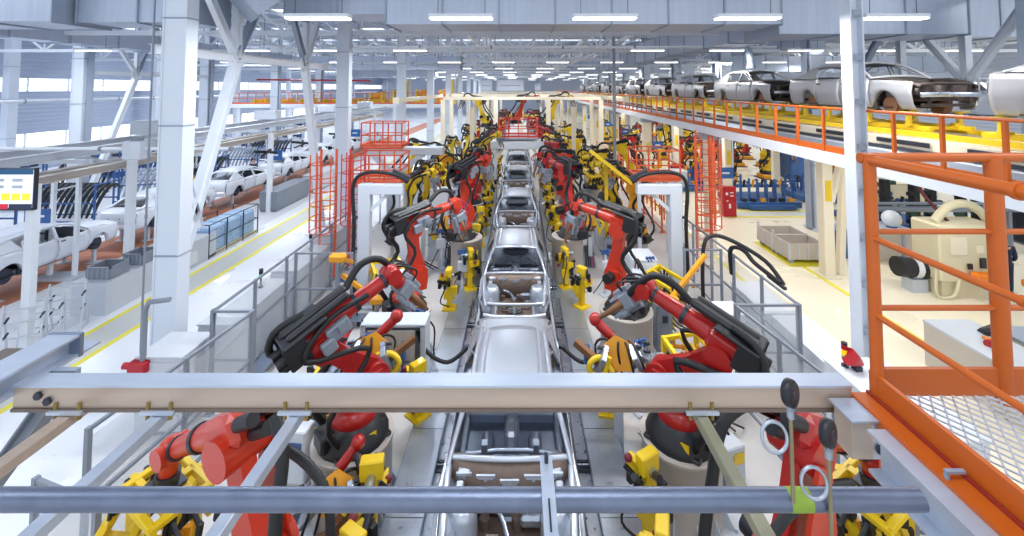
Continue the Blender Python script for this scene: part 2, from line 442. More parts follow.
# ---------------------------------------------------------------- ducts
def duct(label, p0, p1, w, h, m=SHEET, seam=1.5, name='air_duct'):
    """rectangular duct with standing seams along its length"""
    p0, p1 = Vector(p0), Vector(p1); c = (p0 + p1) / 2; d = p1 - p0; L = d.length
    t = thing(name, label, 'duct', c, math.atan2(d.y, d.x))
    tl = math.asin(max(-1, min(1, d.z / L))); M = Matrix.Rotation(-tl, 4, 'Y')
    MB(M).box((0, 0, 0), (L, w, h)).build('casing', m, t)
    n = max(1, int(L / seam))
    for i in range(n + 1):
        x = -L / 2 + i * L / n
        MB(M).box((x, 0, 0), (.04, w + .08, h + .08)).build('flange', STEELG, t)
    g = MB(M)
    for i in range(0, n + 1, 2):
        x = -L / 2 + i * L / n
        for sy in (-1, 1): g.cyl((x, sy * (w / 2 + .04), h / 2), (x, sy * (w / 2 + .04), h / 2 + max(.3, 11.4 - c.z - h / 2)), .012, n=5)
    g.build('hanger_rod', DARK, t)
    return t
duct('big galvanised duct crossing above the centre of the hall', (-3.9, 13.2, 9.5), (7.6, 13.2, 9.5), 1.6, 2.5)
duct('large duct section stepping down at top right above the raised cars', (7.65, 13.6, 9.3), (13.3, 13.6, 9.3), 1.9, 2.6)
duct('wide duct section at the far top right corner', (14.3, 15.0, 9.35), (26, 15.0, 9.35), 1.6, 2.5)
duct('large duct section at top left of the picture', (-20, 11.3, 9.2), (-11.55, 11.3, 9.2), 1.5, 2.3)
duct('duct section between the top left duct and the nearest column', (-11.4, 11.6, 9.3), (-8.3, 11.6, 9.3), 1.2, 2.4)
duct('short angled duct elbow beside the nearest left column', (-7.3, 10.9, 8.7), (-6.1, 11.9, 10.1), 1.1, 1.3)
duct('duct box hanging over the left bracing', (-7.2, 13.8, 9.7), (-4.0, 13.8, 9.7), 1.5, 2.1)
duct('long grey duct running away along the left side of the hall', (-20, 14, 8.75), (-20, 70, 8.75), 1.2, .8, seam=2.2)
duct('long duct running away above the right side of the line', (9.3, 15.2, 8.9), (9.3, 46, 8.9), 1.5, 1.3, seam=2.2)
duct('flat duct crossing left of centre in the middle distance', (-16, 33, 8.3), (-4.5, 33, 8.3), 1.4, 1.0)
duct('box shaped duct crossing right of centre far down the hall', (6, 50, 8.9), (20, 50, 8.9), 1.4, 1.6)
duct('deep duct crossing the left half far down the hall', (-19, 46.5, 8.2), (-9, 46.5, 8.2), 1.4, 1.2)
duct('grey duct wall far down the hall over the centre', (-14, 75, 9.7), (16, 75, 9.7), 1.4, 2.2, seam=3)
duct('pale duct crossing far over the raised cars', (14.2, 31, 8.1), (30, 31, 8.1), 1.4, 1.1)
duct('second long duct running away over the raised cars', (17, 18, 9.3), (17, 47, 9.3), 1.2, 1.0, seam=2.2)
# round drop pipes off the right duct
for i, y in enumerate((20, 29, 38)):
    t = thing('drop_pipe', '%s bent grey air pipe dropping from the right hand duct' % nth(i), 'pipe', (9.9, y, 0), 0, 'air pipes dropping from the right duct')
    MB().tube([(0, 0, 8.4), (.5, 0, 8.35), (.8, 0, 8.0), (.85, 0, 7.4)], .16, n=10, smooth_pts=4).build('pipe', STEELG, t)
    MB().lathe([(.2, 7.3), (.2, 7.45)], (.85, 0, 0), n=12).build('collar', MIDG, t)
# pipes / cable trays under the roof
def pipe(label, pts, r, m=STEELG, name='service_pipe', cat='pipe'):
    t = thing(name, label, cat, pts[0]); p0 = Vector(pts[0])
    MB().tube([Vector(p) - p0 for p in pts], r, n=8).build('pipe', m, t)
    c = MB()
    for i in range(len(pts) - 1):
        a, b = Vector(pts[i]) - p0, Vector(pts[i + 1]) - p0; n = max(2, int((b - a).length / 3))
        d = (b - a).normalized()
        for k in range(n + 1):
            q = a + (b - a) * k / n; c.cyl(q - d * .04, q + d * .04, r * 1.3, n=8)
    c.build('coupling', MIDG, t); return t
pipe('long pale pipe along the left side above the conveyor', [(-30, 20, 5.6), (-30, 90, 5.6)], .1, WHITE)
pipe('white pipe run crossing the hall under the nearest trusses', [(-8, 20, 8.3), (12, 20, 8.3)], .06, WHITE)
pipe('grey pipe crossing under the roof further back', [(-18, 30, 8.1), (-4, 30, 8.1), (-4, 30, 8.9), (14, 30, 8.9)], .07, LITE)
pipe('red sprinkler pipe crossing the left part of the hall', [(-22, 36, 7.1), (-12.5, 36, 7.0)], .07, CRIM)
pipe('thin grey conduit hung in front of the nearest left column', [(-7.75, 9.05, .1), (-7.75, 9.05, 11)], .02, MIDG, 'conduit', 'conduit')

# ---------------------------------------------------------------- lamps
lt = thing('strip_lamp', 'lamp', 'lamp', (0, 0, 0))
MB().box((0, 0, .05), (1.5, .3, .09), ch=.02).build('housing', WHITE, lt)
MB().box((0, 0, -.012), (1.46, .26, .03), ch=.008).build('diffuser', LAMP, lt)
h_ = MB()
for sx in (-.55, .55): h_.cyl((sx, 0, .09), (sx, 0, 3.55), .008, n=5)
h_.build('suspension_wire', DARK, lt)
first = True
def put_lamp(x, y, z, lab, grp, light=0, src=None):
    global first
    if src: o = src if not src.get('label') else copy_tree(src)
    elif first: o = lt; first = False
    else: o = copy_tree(lt)
    o.location = (x, y, z); o['label'] = lab; o['group'] = grp
    if light:
        L = bpy.data.lights.new('lamp_light', 'AREA'); L.shape = 'RECTANGLE'; L.size = 1.4; L.size_y = .5; L.energy = light
        L.color = (1, .97, .93) if x > 0 else (.9, .95, 1)
        lo = bpy.data.objects.new('lamp_light', L); col.objects.link(lo); lo.location = (x, y, z - .06)
NUMX = lambda i: ['leftmost', 'second from left', 'third from left', 'fourth from left', 'fifth from left', 'sixth from left', 'seventh from left', 'eighth from left', 'ninth from left', 'tenth from left', 'eleventh from left', 'twelfth from left'][i]
LP = 250
for i, px in enumerate((317, 461, 605, 749, 896)):
    X = (px - CX) / F * 10; put_lamp(X, 10, 8.03, 'bright strip lamp in the nearest row under the ducts, %s' % NUMX(i), 'strip lamps of the nearest row', LP)
for r_, y in enumerate((19.5, 28.5, 37.5, 46.5, 56, 66, 77, 90)):
    xs = [-19.4 + 3.6 * k + (.3 if r_ % 2 else 0) for k in range(12)]
    for i, x in enumerate(xs):
        if r_ == 0 and -3.5 < x < 3.5: continue
        put_lamp(x, y, 8.1, 'small ceiling strip lamp, row %s from the camera, %s' % (nth(r_ + 1, ''), NUMX(i)), 'ceiling strip lamps further back', LP * 1.2 if (i + r_) % 2 == 0 else 0)
# fill lights added without fixtures over the front, sides and far end
for (x, y) in ((-28, 20), (-28, 40), (-28, 62), (28, 20), (28, 40), (28, 62), (0, 0), (-8, 1), (8, 1), (0, 80), (-20, 85), (20, 85), (-17, 8), (17, 8)):
    L = bpy.data.lights.new('fill_light', 'AREA'); L.shape = 'RECTANGLE'; L.size = 3; L.size_y = 2; L.energy = 900 if abs(x) > 20 else (240 if y < 5 else 420)
    L.color = (1, .97, .93) if x > 0 else (.92, .96, 1)
    lo = bpy.data.objects.new('fill_light', L); col.objects.link(lo); lo.location = (x, y, 10.8)

# strip lamps added under the upper deck to brighten its dim floor
dl = bpy.data.objects.new('deck_fill_lamp', None); col.objects.link(dl); dl['category'] = 'lamp'
MB().box((0, 0, .05), (1.5, .3, .09), ch=.02).build('housing', WHITE, dl)
MB().box((0, 0, -.012), (1.46, .26, .03), ch=.008).build('diffuser', LAMP, dl)
MB().box((-.5, 0, .13), (.05, .05, .1)).box((.5, 0, .13), (.05, .05, .1)).build('mount', DARK, dl)
for i in range(9):
    for j in range(2):
        x = 9.4 + 2.9 * j; y = 7 + i * 5.2
        put_lamp(x, y, 4.45, 'strip lamp under the upper deck, %s row, %s from the camera' % (['inner', 'outer'][j], nth(i)), 'added strip lamps under the upper deck', 70, dl)

pipe('thin white rail crossing in front of the left overhead conveyor', [(-15.2, 12, 4.72), (-8.0, 12, 4.72)], .05, WHITE, 'cross_rail', 'rail')
t = thing('hanging_box', 'grey box hanging from the thin white rail at the left', 'box', (-10.6, 12, 4.72))
MB().box((0, .0, -.03), (.5, .4, .5), ch=.02).build('casing', LITE, t); MB().box((0, 0, .25), (.2, .2, .1)).build('hook', MIDG, t)
# ================================================================= CARS
LASTCAR = {}
def body_section(y, k):
    """half section (x,z) at station y: 0 sill, 1 lower door, 2 widest, 3 belt line"""
    t = abs(y) / 2.45
    w = 1 - .10 * max(0, t - .45) ** 1.6 * 3
    belt = .66 + (.05 if y > 0 else .0) - (.10 * max(0, (-y - 1.0) / 1.4) ** 1.5 if y < 0 else 0) + (.02 * min(1, max(0, (y - 1) / 1)))
    return [(.74 * w, .02), (.84 * w, .14), (.885 * w, .38), (.83 * w, belt)][k]
def arch(y, yc, r):
    d = abs(y - yc)
    return math.sqrt(r * r - d * d) if d < r else 0
AF, AR, RW = -1.42, 1.38, .37
def side_panel(mb, y0, y1, off=0., n=10, sides=(-1, 1)):
    """outer side skin between stations y0..y1 for both sides when called with a mirror"""
    ys = [y0 + (y1 - y0) * i / n for i in range(n + 1)]
    for sx in sides:
        rows = []
        for y in ys:
            a = max(arch(y, AF, RW), arch(y, AR, RW)); pts = []
            prev = None
            for k in range(4):
                x, z = body_section(y, k)
                pts.append((x, z))
            # sub-sample section and clamp bottom by the arch height
            sec = []
            for k in range(3):
                for j in range(3):
                    u = j / 3; sec.append((pts[k][0] * (1 - u) + pts[k + 1][0] * u, pts[k][1] * (1 - u) + pts[k + 1][1] * u))
            sec.append(pts[3])
            zmin = a + .06 if a > 0 else -1
            rows.append([Vector((sx * (x + off), y, max(z, min(zmin, pts[3][1] - .05)))) for x, z in sec])
        mb.sheet(rows)

def make_car(name, label, M_, MI, kind, loc=(0, 0, 0)):
    """kind: 'front' open bay seen from above, 'grey' raised row, 'white' complete body"""
    t = thing(name, label, 'car body', loc)
    for sx in (-1, 1):
        s = MB(); side_panel(s, -2.2 if kind != 'front' else -1.95, -.98, n=12, sides=(sx,)); s.build('fender', M_, t, solid=.012)
        s = MB(); side_panel(s, 1.02, 2.36, n=14, sides=(sx,)); s.build('quarter_panel', M_, t, solid=.012)
    s = MB()
    # tail panel joining the quarter panels
    rows = []
    for q in range(7):
        u = q / 6; rows.append([])
        for j in range(9):
            v = -1 + j / 4; sx = v
            x3, z3 = body_section(2.36, 3); x0, z0 = body_section(2.36, 0)
            z = .12 + (z3 - .12) * u; bulge = .1 * (1 - v * v) + .07 * math.sin(PI * u)
            rows[-1].append(Vector((sx * (x0 + (x3 - x0) * u + .06 * math.sin(PI * u)), 2.34 + bulge, z)))
    s.sheet(rows)
    s.build('tail_panel', M_, t, solid=.012)
    # doors
    for (a, b) in ((-.97, .03), (.05, 1.01)):
        for sx in (-1, 1):
            d = MB(); ys = [a + (b - a) * i / 6 for i in range(7)]; rows = []
            for y in ys:
                sec = [body_section(y, k) for k in range(4)]; r_ = []
                for k in range(3):
                    for j in range(3):
                        u = j / 3; r_.append(Vector((sx * (sec[k][0] * (1 - u) + sec[k + 1][0] * u + .006), y, sec[k][1] * (1 - u) + sec[k + 1][1] * u)))
                r_.append(Vector((sx * (sec[3][0] + .006), y, sec[3][1]))); rows.append(r_)
            d.sheet(rows)
            o = d.build('door', M_, t, solid=.014)
            # window frame of the door
            fb = body_section(a, 3)[1]; rb = body_section(b, 3)[1]
            top = lambda y: Vector((sx * .615, y, 1.10 - .05 * max(0, (y - .3)) ** 2))
            w_ = MB()
            if a < -.5: pts = [(sx * .82, a + .05, fb), (sx * .70, -.42, .95), top(-.02), (sx * .625, b - .02, 1.1), (sx * .81, b, rb)]
            else: pts = [(sx * .81, a, fb), (sx * .62, a + .02, 1.1), top(.62), (sx * .70, .98, .93), (sx * .81, b, rb)]
            w_.tube(pts, .022, n=6)
            w_.build('window_frame', M_, o)
            MB().box((sx * .865, b - .14, .58), (.02, .16, .035), ch=.006).build('handle', MI, o)
    # roof skin
    r = MB(); rows = []
    for i in range(13):
        y = -.22 + 1.62 * i / 12; u = i / 12
        zc = 1.19 + .035 * math.sin(PI * u) - .05 * u * u; rows.append([])
        for j in range(11):
            v = -1 + j / 5; wx = .60 - .03 * u - .02 * (1 - u)
            rows[-1].append(Vector((v * wx, y - (.07 * (1 - v * v) if i == 0 else 0) + (.05 * (1 - v * v) if i == 12 else 0), zc - .07 * abs(v) ** 2.6)))
    r.sheet(rows)
    for v in (-.45, .45):
        r.bar((v, -.1, 1.226), (v, 1.3, 1.19), .03, .008)
    r.build('roof_panel', M_, t, solid=.012)
    # pillars and cant rails
    p = MB()
    for sx in (-1, 1):
        p.tube([(sx * .80, -1.02, .68), (sx * .70, -.62, .95), (sx * .60, -.20, 1.13), (sx * .59, .6, 1.14), (sx * .575, 1.38, 1.07), (sx * .66, 1.80, .86), (sx * .76, 2.1, .75)], [.035, .035, .04, .042, .05, .05, .04], n=8, smooth_pts=3)
        p.bar((sx * .60, .04, 1.1), (sx * .83, .04, .62), .05, .09)
        p.add([(sx * .59, 1.22, 1.1), (sx * .585, 1.45, 1.06), (sx * .76, 2.02, .76), (sx * .82, 1.05, .72)], [(0, 1, 2, 3)])
    p.tube([(-.59, -.22, 1.13), (0, -.27, 1.185), (.59, -.22, 1.13)], .03, n=6)
    p.tube([(-.57, 1.40, 1.06), (0, 1.46, 1.12), (.57, 1.40, 1.06)], .03, n=6)
    p.build('pillar_frame', M_, t, solid=0)
    # inside: floor pan, sills, tunnel, rear shelf
    f = MB()
    f.box((0, 1.95, .16), (1.4, .9, .03))
    f.box((0, .2, .06), (1.5, 3.4, .03)).box((0, -.1, .16), (.24, 2.3, .2), ch=.05)
    f.box((0, -.15, .16), (1.4, .09, .1), ch=.02).box((0, .55, .2), (1.4, .12, .16), ch=.03)
    for sx in (-1, 1): f.box((sx * .73, .0, .1), (.1, 2.2, .16), ch=.02)
    f.build('floor_pan', MI, t)
    sh = MB(); n = 22; inner = [(.46 * math.copysign(abs(math.cos(2 * PI * i / n)) ** .7, math.cos(2 * PI * i / n)), .13 * math.copysign(abs(math.sin(2 * PI * i / n)) ** .7, math.sin(2 * PI * i / n))) for i in range(n)]
    outer = []
    for i in range(n):
        c_, s_ = math.cos(2 * PI * i / n), math.sin(2 * PI * i / n); m_ = max(abs(c_), abs(s_)); outer.append((.70 * c_ / m_, .24 * s_ / m_))
    zf = lambda y: .76
    sh.add([(x, 1.62 + y, .74 + (y) * .15) for x, y in inner] + [(x, 1.62 + y, .76 + y * .15) for x, y in outer], [(i, (i + 1) % n, n + (i + 1) % n, n + i) for i in range(n)])
    sh.build('rear_shelf', MI, t, solid=.01)
    if kind == 'front':
        bk = MB(); n = 24; cc = [(math.copysign(abs(math.cos(2 * PI * i / n)) ** .75, math.cos(2 * PI * i / n)), math.copysign(abs(math.sin(2 * PI * i / n)) ** .75, math.sin(2 * PI * i / n))) for i in range(n)]
        ou = []
        for i in range(n):
            a_, b_ = math.cos(2 * PI * i / n), math.sin(2 * PI * i / n); m_ = max(abs(a_), abs(b_)); ou.append((a_ / m_, b_ / m_))
        bk.add([(.40 * x, 1.28 + .06 * z, .52 + .15 * z) for x, z in cc] + [(.50 * x, 1.25 + .08 * z, .52 + .19 * z) for x, z in cc] + [(.70 * x, 1.25 + .1 * z, .46 + .30 * z) for x, z in ou], [(k_ * n + i, k_ * n + (i + 1) % n, (k_ + 1) * n + (i + 1) % n, (k_ + 1) * n + i) for k_ in (0, 1) for i in range(n)])
        bk.build('seat_bulkhead', ZINC, t, solid=.012)
        for sx in (-1, 1):
            MB().tube([(sx * .35, -.2, .18), (sx * .36, .1, .2)], .1, n=8).build('seat_riser', MI, t)
        MB().box((0, -.05, .36), (.16, .34, .22), ch=.04).cyl((0, -.12, .46), (0, -.12, .56), .05, .03).build('console_bracket', M_, t)
    # trunk lid (kept on the white and grey bodies, open frame elsewhere)
    l = MB(); rows = []
    for i in range(6):
        y = 1.86 + .5 * i / 5; rows.append([Vector((v * .70, y + .06 * (1 - v * v) * (1 if i else 0), .775 - .02 * (i / 5) + .015 * (1 - v * v))) for v in [-1 + j / 4 for j in range(9)]])
    rows.append([Vector((v * .68, 2.40 + .07 * (1 - v * v), .52)) for v in [-1 + j / 4 for j in range(9)]])
    rows.append([Vector((v * .66, 2.41 + .07 * (1 - v * v), .36)) for v in [-1 + j / 4 for j in range(9)]])
    l.sheet(rows); o = l.build('trunk_lid', M_, t, solid=.012)
    MB().box((0, 2.495, .44), (.5, .012, .16), ch=.005).build('plate_recess', MI, o)
    if kind == 'white':
        for sx in (-1, 1):
            MB().prism([(-.12, -.07), (.12, -.05), (.14, .07), (-.10, .08)], .03, Matrix.Translation((sx * .68, 2.36, .56)) @ Matrix.Rotation(sx * R(-25), 4, 'Z') @ Matrix.Rotation(R(90), 4, 'X')).build('lamp_recess', DARK, t)
        MB().box((0, 2.42, .2), (1.5, .16, .2), ch=.05).build('bumper_beam', M_, t)
    # front structure
    e = MB()
    for sx in (-1, 1):
        e.box((sx * .47, -1.75, .26), (.1, 1.25, .13), ch=.015)                       # chassis rails
        e.tube([(sx * .79, -.98, .66), (sx * .76, -1.5, .65), (sx * .72, -2.0, .58), (sx * .66, -2.3, .48)], [.045, .05, .045, .04], n=6)   # upper rails
        e.add([(sx * .74, -1.0, .6), (sx * .50, -1.0, .35), (sx * .5, -2.2, .33), (sx * .66, -2.2, .5), (sx * .70, -1.9, .58)], [(0, 1, 2, 3, 4)])
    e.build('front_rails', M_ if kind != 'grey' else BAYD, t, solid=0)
    for sx in (-1, 1):
        tw = MB().lathe([(.20, .28), (.19, .52), (.15, .60), (.06, .62), (.05, .60)], (sx * .57, -1.45, 0), n=16)
        tw.cyl((sx * .57, -1.45, .6), (sx * .57, -1.45, .63), .055, n=10)
        tw.build('strut_tower', M_ if kind != 'grey' else BAYD, t)
    c = MB()
    # cowl, firewall
    rows = []
    for k, (yy, zz) in enumerate(((-.86, .72), (-1.0, .70), (-1.08, .62), (-1.10, .50), (-1.06, .3), (-1.0, .1))):
        rows.append([Vector((v * .74, yy - .10 * (1 - v * v), zz + (.02 * (1 - v * v) if k < 2 else 0))) for v in [-1 + j / 6 for j in range(13)]])
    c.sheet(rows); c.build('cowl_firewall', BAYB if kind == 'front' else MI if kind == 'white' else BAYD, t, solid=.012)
    b = MB().tube([(-.78, -.92, .70), (-.4, -1.0, .75), (0, -1.03, .765), (.4, -1.0, .75), (.78, -.92, .70)], .04, n=6, smooth_pts=3)
    b.build('cowl_top', M_, t)
    MB().tube([(-.7, -.78, .60), (-.2, -.72, .62), (.25, -.72, .62), (.7, -.78, .60)], .03, n=8).box((.35, -.72, .58), (.08, .1, .3)).box((-.35, -.72, .58), (.08, .1, .3)).build('dash_cross_tube', MI, t)
    g = MB()
    g.tube([(-.68, -2.2, .52), (-.45, -2.32, .54), (0, -2.36, .55), (.45, -2.32, .54), (.68, -2.2, .52)], .035, n=6, smooth_pts=2)
    g.tube([(-.62, -2.24, .12), (0, -2.34, .12), (.62, -2.24, .12)], .035, n=6)
    for sx in (-1, 1): g.bar((sx * .48, -2.3, .54), (sx * .48, -2.3, .12), .06, .05)
    g.bar((0, -2.36, .55), (0, -2.33, .12), .06, .03)
    g.build('radiator_support', M_ if kind != 'grey' else BAYD, t)
    MB().tube([(-.70, -2.32, .32), (-.35, -2.46, .33), (.35, -2.46, .33), (.70, -2.32, .32)], .055, n=6, smooth_pts=2).build('bumper_crossmember', M_ if kind != 'grey' else ZINC, t)
    hb = MB()
    for sx in (-1, 1):
        hb.add([(sx * .5, -2.3, .5), (sx * .74, -2.1, .56), (sx * .76, -2.06, .34), (sx * .52, -2.3, .28)], [(0, 1, 2, 3)])
        hb.ball((sx * .63, -2.2, .4), .11, sc_=(1, .7, .8))
    hb.build('headlamp_bracket', M_ if kind != 'grey' else BAYD, t, solid=0)
    u = MB().box((0, -1.62, .22), (.84, .9, .03)); u.box((-.2, -1.6, .27), (.2, .3, .1), ch=.03).box((.22, -1.75, .26), (.26, .14, .08), ch=.02).cyl((.1, -1.3, .22), (.1, -1.3, .36), .07)
    u.box((-.05, -1.95, .25), (.5, .05, .06)).cyl((-.3, -1.3, .24), (-.3, -1.3, .34), .06)
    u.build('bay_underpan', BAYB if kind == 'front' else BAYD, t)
    if kind == 'front':
        v = MB()
        v.tube([(-.3, -1.2, .42), (-.1, -1.35, .4), (.0, -1.6, .34)], .03, n=6, smooth_pts=3).box((.26, -1.35, .36), (.26, .12, .12), ch=.03).box((-.28, -1.75, .3), (.12, .3, .08)).cyl((.3, -1.75, .28), (.3, -1.75, .4), .07, n=10).box((0, -2.0, .3), (.3, .06, .08))
        v.box((0, -1.14, .5), (.5, .03, .14)).box((-.45, -1.14, .45), (.16, .03, .2)).box((.45, -1.14, .45), (.16, .03, .2))
        v.build('bay_bracket', ZINC, t)
        for i, (x, y, z, a, b) in enumerate(((-.58, -1.06, .62, .16, .2), (-.3, -1.12, .64, .2, .06), (0, -1.14, .6, .2, .1), (.3, -1.12, .64, .2, .06), (.58, -1.06, .62, .16, .2), (-.62, -1.22, .55, .1, .25), (.62, -1.22, .55, .1, .25))):
            q = MB().box((x, y, z), (a, .12, b * .6), ch=.015).box((x, y - .05, z + .03), (a * 1.2, .03, .03)); q.cyl((x, y - .07, z), (x, y - .06, z), .025, n=8)
            q.build('cowl_bracket', BODY, t)
        for sx in (-1, 1):
            MB().tube([(sx * .82, -.9, .68), (sx * .86, -1.3, .62), (sx * .84, -1.8, .5), (sx * .7, -2.25, .36)], .03, n=6).build('fender_edge', BODY, t)
            MB().bar((sx * .72, -1.1, .5), (sx * .64, -2.1, .42), .14, .03).cyl((sx * .68, -1.8, .45), (sx * .68, -1.8, .5), .05, n=8).build('apron_plate', ZINC, t)
    if kind in ('grey', 'white'):
        for yc in (AF, AR):
            for sx in (-1, 1):
                w_ = MB(); w_.cyl((sx * .5, yc, .10), (sx * .70, yc, .10), .2, n=18); w_.build('wheel_hub', COPPER if kind == 'grey' else DARK, t)
        if kind == 'white':
            hd = MB(); rows = []
            for i in range(7):
                y = -1.02 - 1.1 * i / 6; rows.append([Vector((v * (.74 - .04 * i / 6), y - .1 * (1 - v * v), .70 - .13 * (i / 6) ** 1.6 + .05 * (1 - v * v))) for v in [-1 + j / 4 for j in range(9)]])
            hd.sheet(rows); hd.build('hood', M_, t, solid=.012)
    for ch in t.children_recursive:
        for v in ch.data.vertices:
            z = v.co.z; v.co.z = z * 1.13 if z < .66 else .746 + (z - .66) * .93
            if v.co.y < -1.6: v.co.y = -1.6 + (v.co.y + 1.6) * .88
            v.co.z += .02 * max(0, -v.co.y - 1.0)
    return t

def skid(name, label, group, loc, m=YEL):
    t = thing(name, label, 'carrier', loc, 0, group)
    for sx in (-1, 1): MB().box((sx * .5, 0, .05), (.12, 4.7, .12), ch=.01).build('runner', m, t)
    for y in (-2.0, -.6, .8, 2.0):
        MB().box((0, y, .05), (.9, .1, .08)).build('cross_bar', m, t)
    for y in (-1.9, -.7, .8, 1.9):
        for sx in (-1, 1):
            a = MB().box((sx * .62, y, .26), (.09, .09, .34)).box((sx * .66, y, .43), (.28, .16, .04)).box((sx * .56, y, .13), (.2, .16, .06))
            a.build('support_arm', m, t)
    return t

# --- main line, spacing 5.6 m; roof back edge of the nearest car at picture row 322
ZL, XCL = .78, -.13
c0 = make_car('car_body', 'nearest bare silver car body, only its roof and open front showing past the beam', BODY, BODYI, 'front')
c0.location = (XCL, 6.80, ZL); c0['group'] = 'silver car bodies on the centre line'
names = ['second silver car body on the centre line, its open engine bay facing the camera', 'third silver car body on the line between the red robots', 'fourth silver car body on the line, just in front of the white portal', 'fifth silver car body on the line, under the white portal', 'sixth silver car body on the line, dark nose inside the portal', 'farthest silver car body hidden deep in the line']
for k in range(6):
    copy_tree(c0, (XCL, 6.80 + 5.6 * (k + 1), ZL), label=names[k], group='silver car bodies on the centre line')
# carriers of the line
cr = skid('line_carrier', 'yellow carrier under the nearest silver car body', 'yellow carriers on the centre line', (XCL, 6.8, .38))
for k in range(6):
    copy_tree(cr, (XCL, 6.80 + 5.6 * (k + 1), .38), label='yellow carrier under the %s car body of the line' % ORDS[k + 1])
# fixture posts in the gap between cars
def gap_fixture(y, k):
    t = thing('locating_fixture', 'yellow and steel locating fixture in front of the %s car body of the line' % ORDS[k], 'fixture', (XCL, y, 0), 0, 'fixtures between the cars')
    MB().box((0, 0, .42), (1.5, .25, .1), ch=.01).build('cross_beam', LITE, t)
    MB().tube([(-.7, .05, .9), (.7, .05, .9)], .035).build('tie_tube', GALV, t)
    MB().box((0, -.05, .62), (.12, .12, .5)).box((0, -.05, .9), (.4, .1, .07)).box((0, -.28, .5), (.9, .3, .05)).build('centre_post', YEL, t)
    for sx in (-1, 1):
        MB().box((sx * .66, 0, .68), (.1, .16, .6)).box((sx * .66, -.1, .95), (.14, .2, .08)).build('side_post', YELO, t)
        MB().box((sx * .9, .1, .5), (.16, .5, .5), ch=.02).box((sx * .9, -.2, .8), (.1, .12, .2)).build('side_block', LITE, t)
for k in range(5): gap_fixture(3.95 + 5.6 * k, k)
# line bed and rails
t = thing('line_conveyor', 'long conveyor bed with side rails running under the row of silver cars', 'conveyor', (XCL, 0, 0))
MB().box((0, 25, .1), (2.0, 48, .2)).build('bed', DARK, t)
for sx in (-1, 1):
    MB().box((sx * .5, 25, .26), (.12, 48, .14)).build('rail', GALV, t)
    MB().box((sx * .98, 25, .22), (.07, 48, .3)).build('side_rail', LITE, t)
r = MB()
for k in range(60): r.cyl((-.42, 1.2 + k * .8, .27), (.42, 1.2 + k * .8, .27), .05, n=8)
r.build('roller', YELO, t)
# walkways of chequer plate
CHQ = mat('chequer_plate', lin(186, 196, 210), .32, .75, var=.12, vscale=5)
def chq_bump(m):
    nt = m.node_tree; b = nt.nodes['Principled BSDF']; tc = nt.nodes.new('ShaderNodeTexCoord'); mp = nt.nodes.new('ShaderNodeMapping')
    mp.inputs['Rotation'].default_value = (0, 0, R(45)); v = nt.nodes.new('ShaderNodeTexChecker'); v.inputs['Scale'].default_value = 18
    nt.links.new(tc.outputs['Object'], mp.inputs['Vector']); nt.links.new(mp.outputs['Vector'], v.inputs['Vector'])
    bp = nt.nodes.new('ShaderNodeBump'); bp.inputs['Distance'].default_value = .006; bp.inputs['Strength'].default_value = .6
    nt.links.new(v.outputs['Fac'], bp.inputs['Height']); nt.links.new(bp.outputs['Normal'], b.inputs['Normal'])
chq_bump(CHQ)
def walkway(x0, x1, y0, y1, z, lab):
    t = thing('walkway_plate', lab, 'walkway', ((x0 + x1) / 2, (y0 + y1) / 2, 0))
    L = y1 - y0; n = max(1, int(L / 1.6))
    for k in range(n):
        MB().box((0, -L / 2 + (k + .5) * L / n, z), (x1 - x0, L / n - .015, .02)).build('plate', CHQ, t)
    MB().box((-(x1 - x0) / 2, 0, z / 2), (.03, L, z)).box(((x1 - x0) / 2, 0, z / 2), (.03, L, z)).build('curb', GALV, t)
walkway(-1.92, -1.38, 3.2, 12.8, .3, 'chequer plate walkway along the left side of the nearest cars')
walkway(1.15, 1.72, 3.2, 12.8, .3, 'chequer plate walkway along the right side of the nearest cars')
walkway(-1.9, -1.3, 13.0, 24, .2, 'chequer plate walkway left of the distant cars')
walkway(1.05, 1.65, 13.0, 24, .2, 'chequer plate walkway right of the distant cars')
for sx, lab in ((-1, 'left'), (1, 'right')):
    for k in range(6):
        t = thing('cable_duct_cover', 'zinc cable trough cover on the %s of the line, %s from the camera' % (lab, nth(k)), 'cover', (XCL + sx * 1.17, 4.2 + k * 2.1, 0), 0, 'trough covers beside the line')
        MB().box((0, 0, .1), (.2, 2.0, .2), ch=.01).build('cover', ZINC, t)
        MB().box((0, -.96, .21), (.2, .05, .02)).box((0, .96, .21), (.2, .05, .02)).build('strap', DARK, t)

# --- left line of white bodies
wt = make_car('white_car_body', 'w', BODYW, DARK, 'white')
wl = ['nearest white car body at the left edge behind the information screen', 'white car body left of the nearest column, tail to the camera on short stands', 'white car body between the two braces of the left frame', 'fourth white car body of the left row, above the blue mesh crate', 'fifth white car body of the left row beyond the grey benches', 'sixth white car body of the left row', 'seventh white car body of the left row, small and far']
st = None
for k in range(7):
    o = wt if k == 0 else copy_tree(wt)
    y = 14.6 + 5.3 * k
    o.location = (-16.2, y, .62); o.rotation_euler = (0, 0, PI); o['label'] = wl[k]; o['group'] = 'white car bodies of the left row'
    s = thing('body_stand', 'low steel stand under the %s white car body of the left row' % ORDS[k], 'stand', (-16.2, y, 0), 0, 'stands under the white bodies') if st is None else None
    if s:
        st = s
        for yy in (-1.5, 1.5):
            for sx in (-1, 1): MB().box((sx * .55, yy, .32), (.1, .1, .64)).box((sx * .55, yy, .02), (.3, .3, .03)).build('leg', LITE, s)
            MB().box((0, yy, .6), (1.3, .1, .08)).build('cross_bar', LITE, s)
    else: copy_tree(st, (-16.2, y, 0), label='low steel stand under the %s white car body of the left row' % ORDS[k])
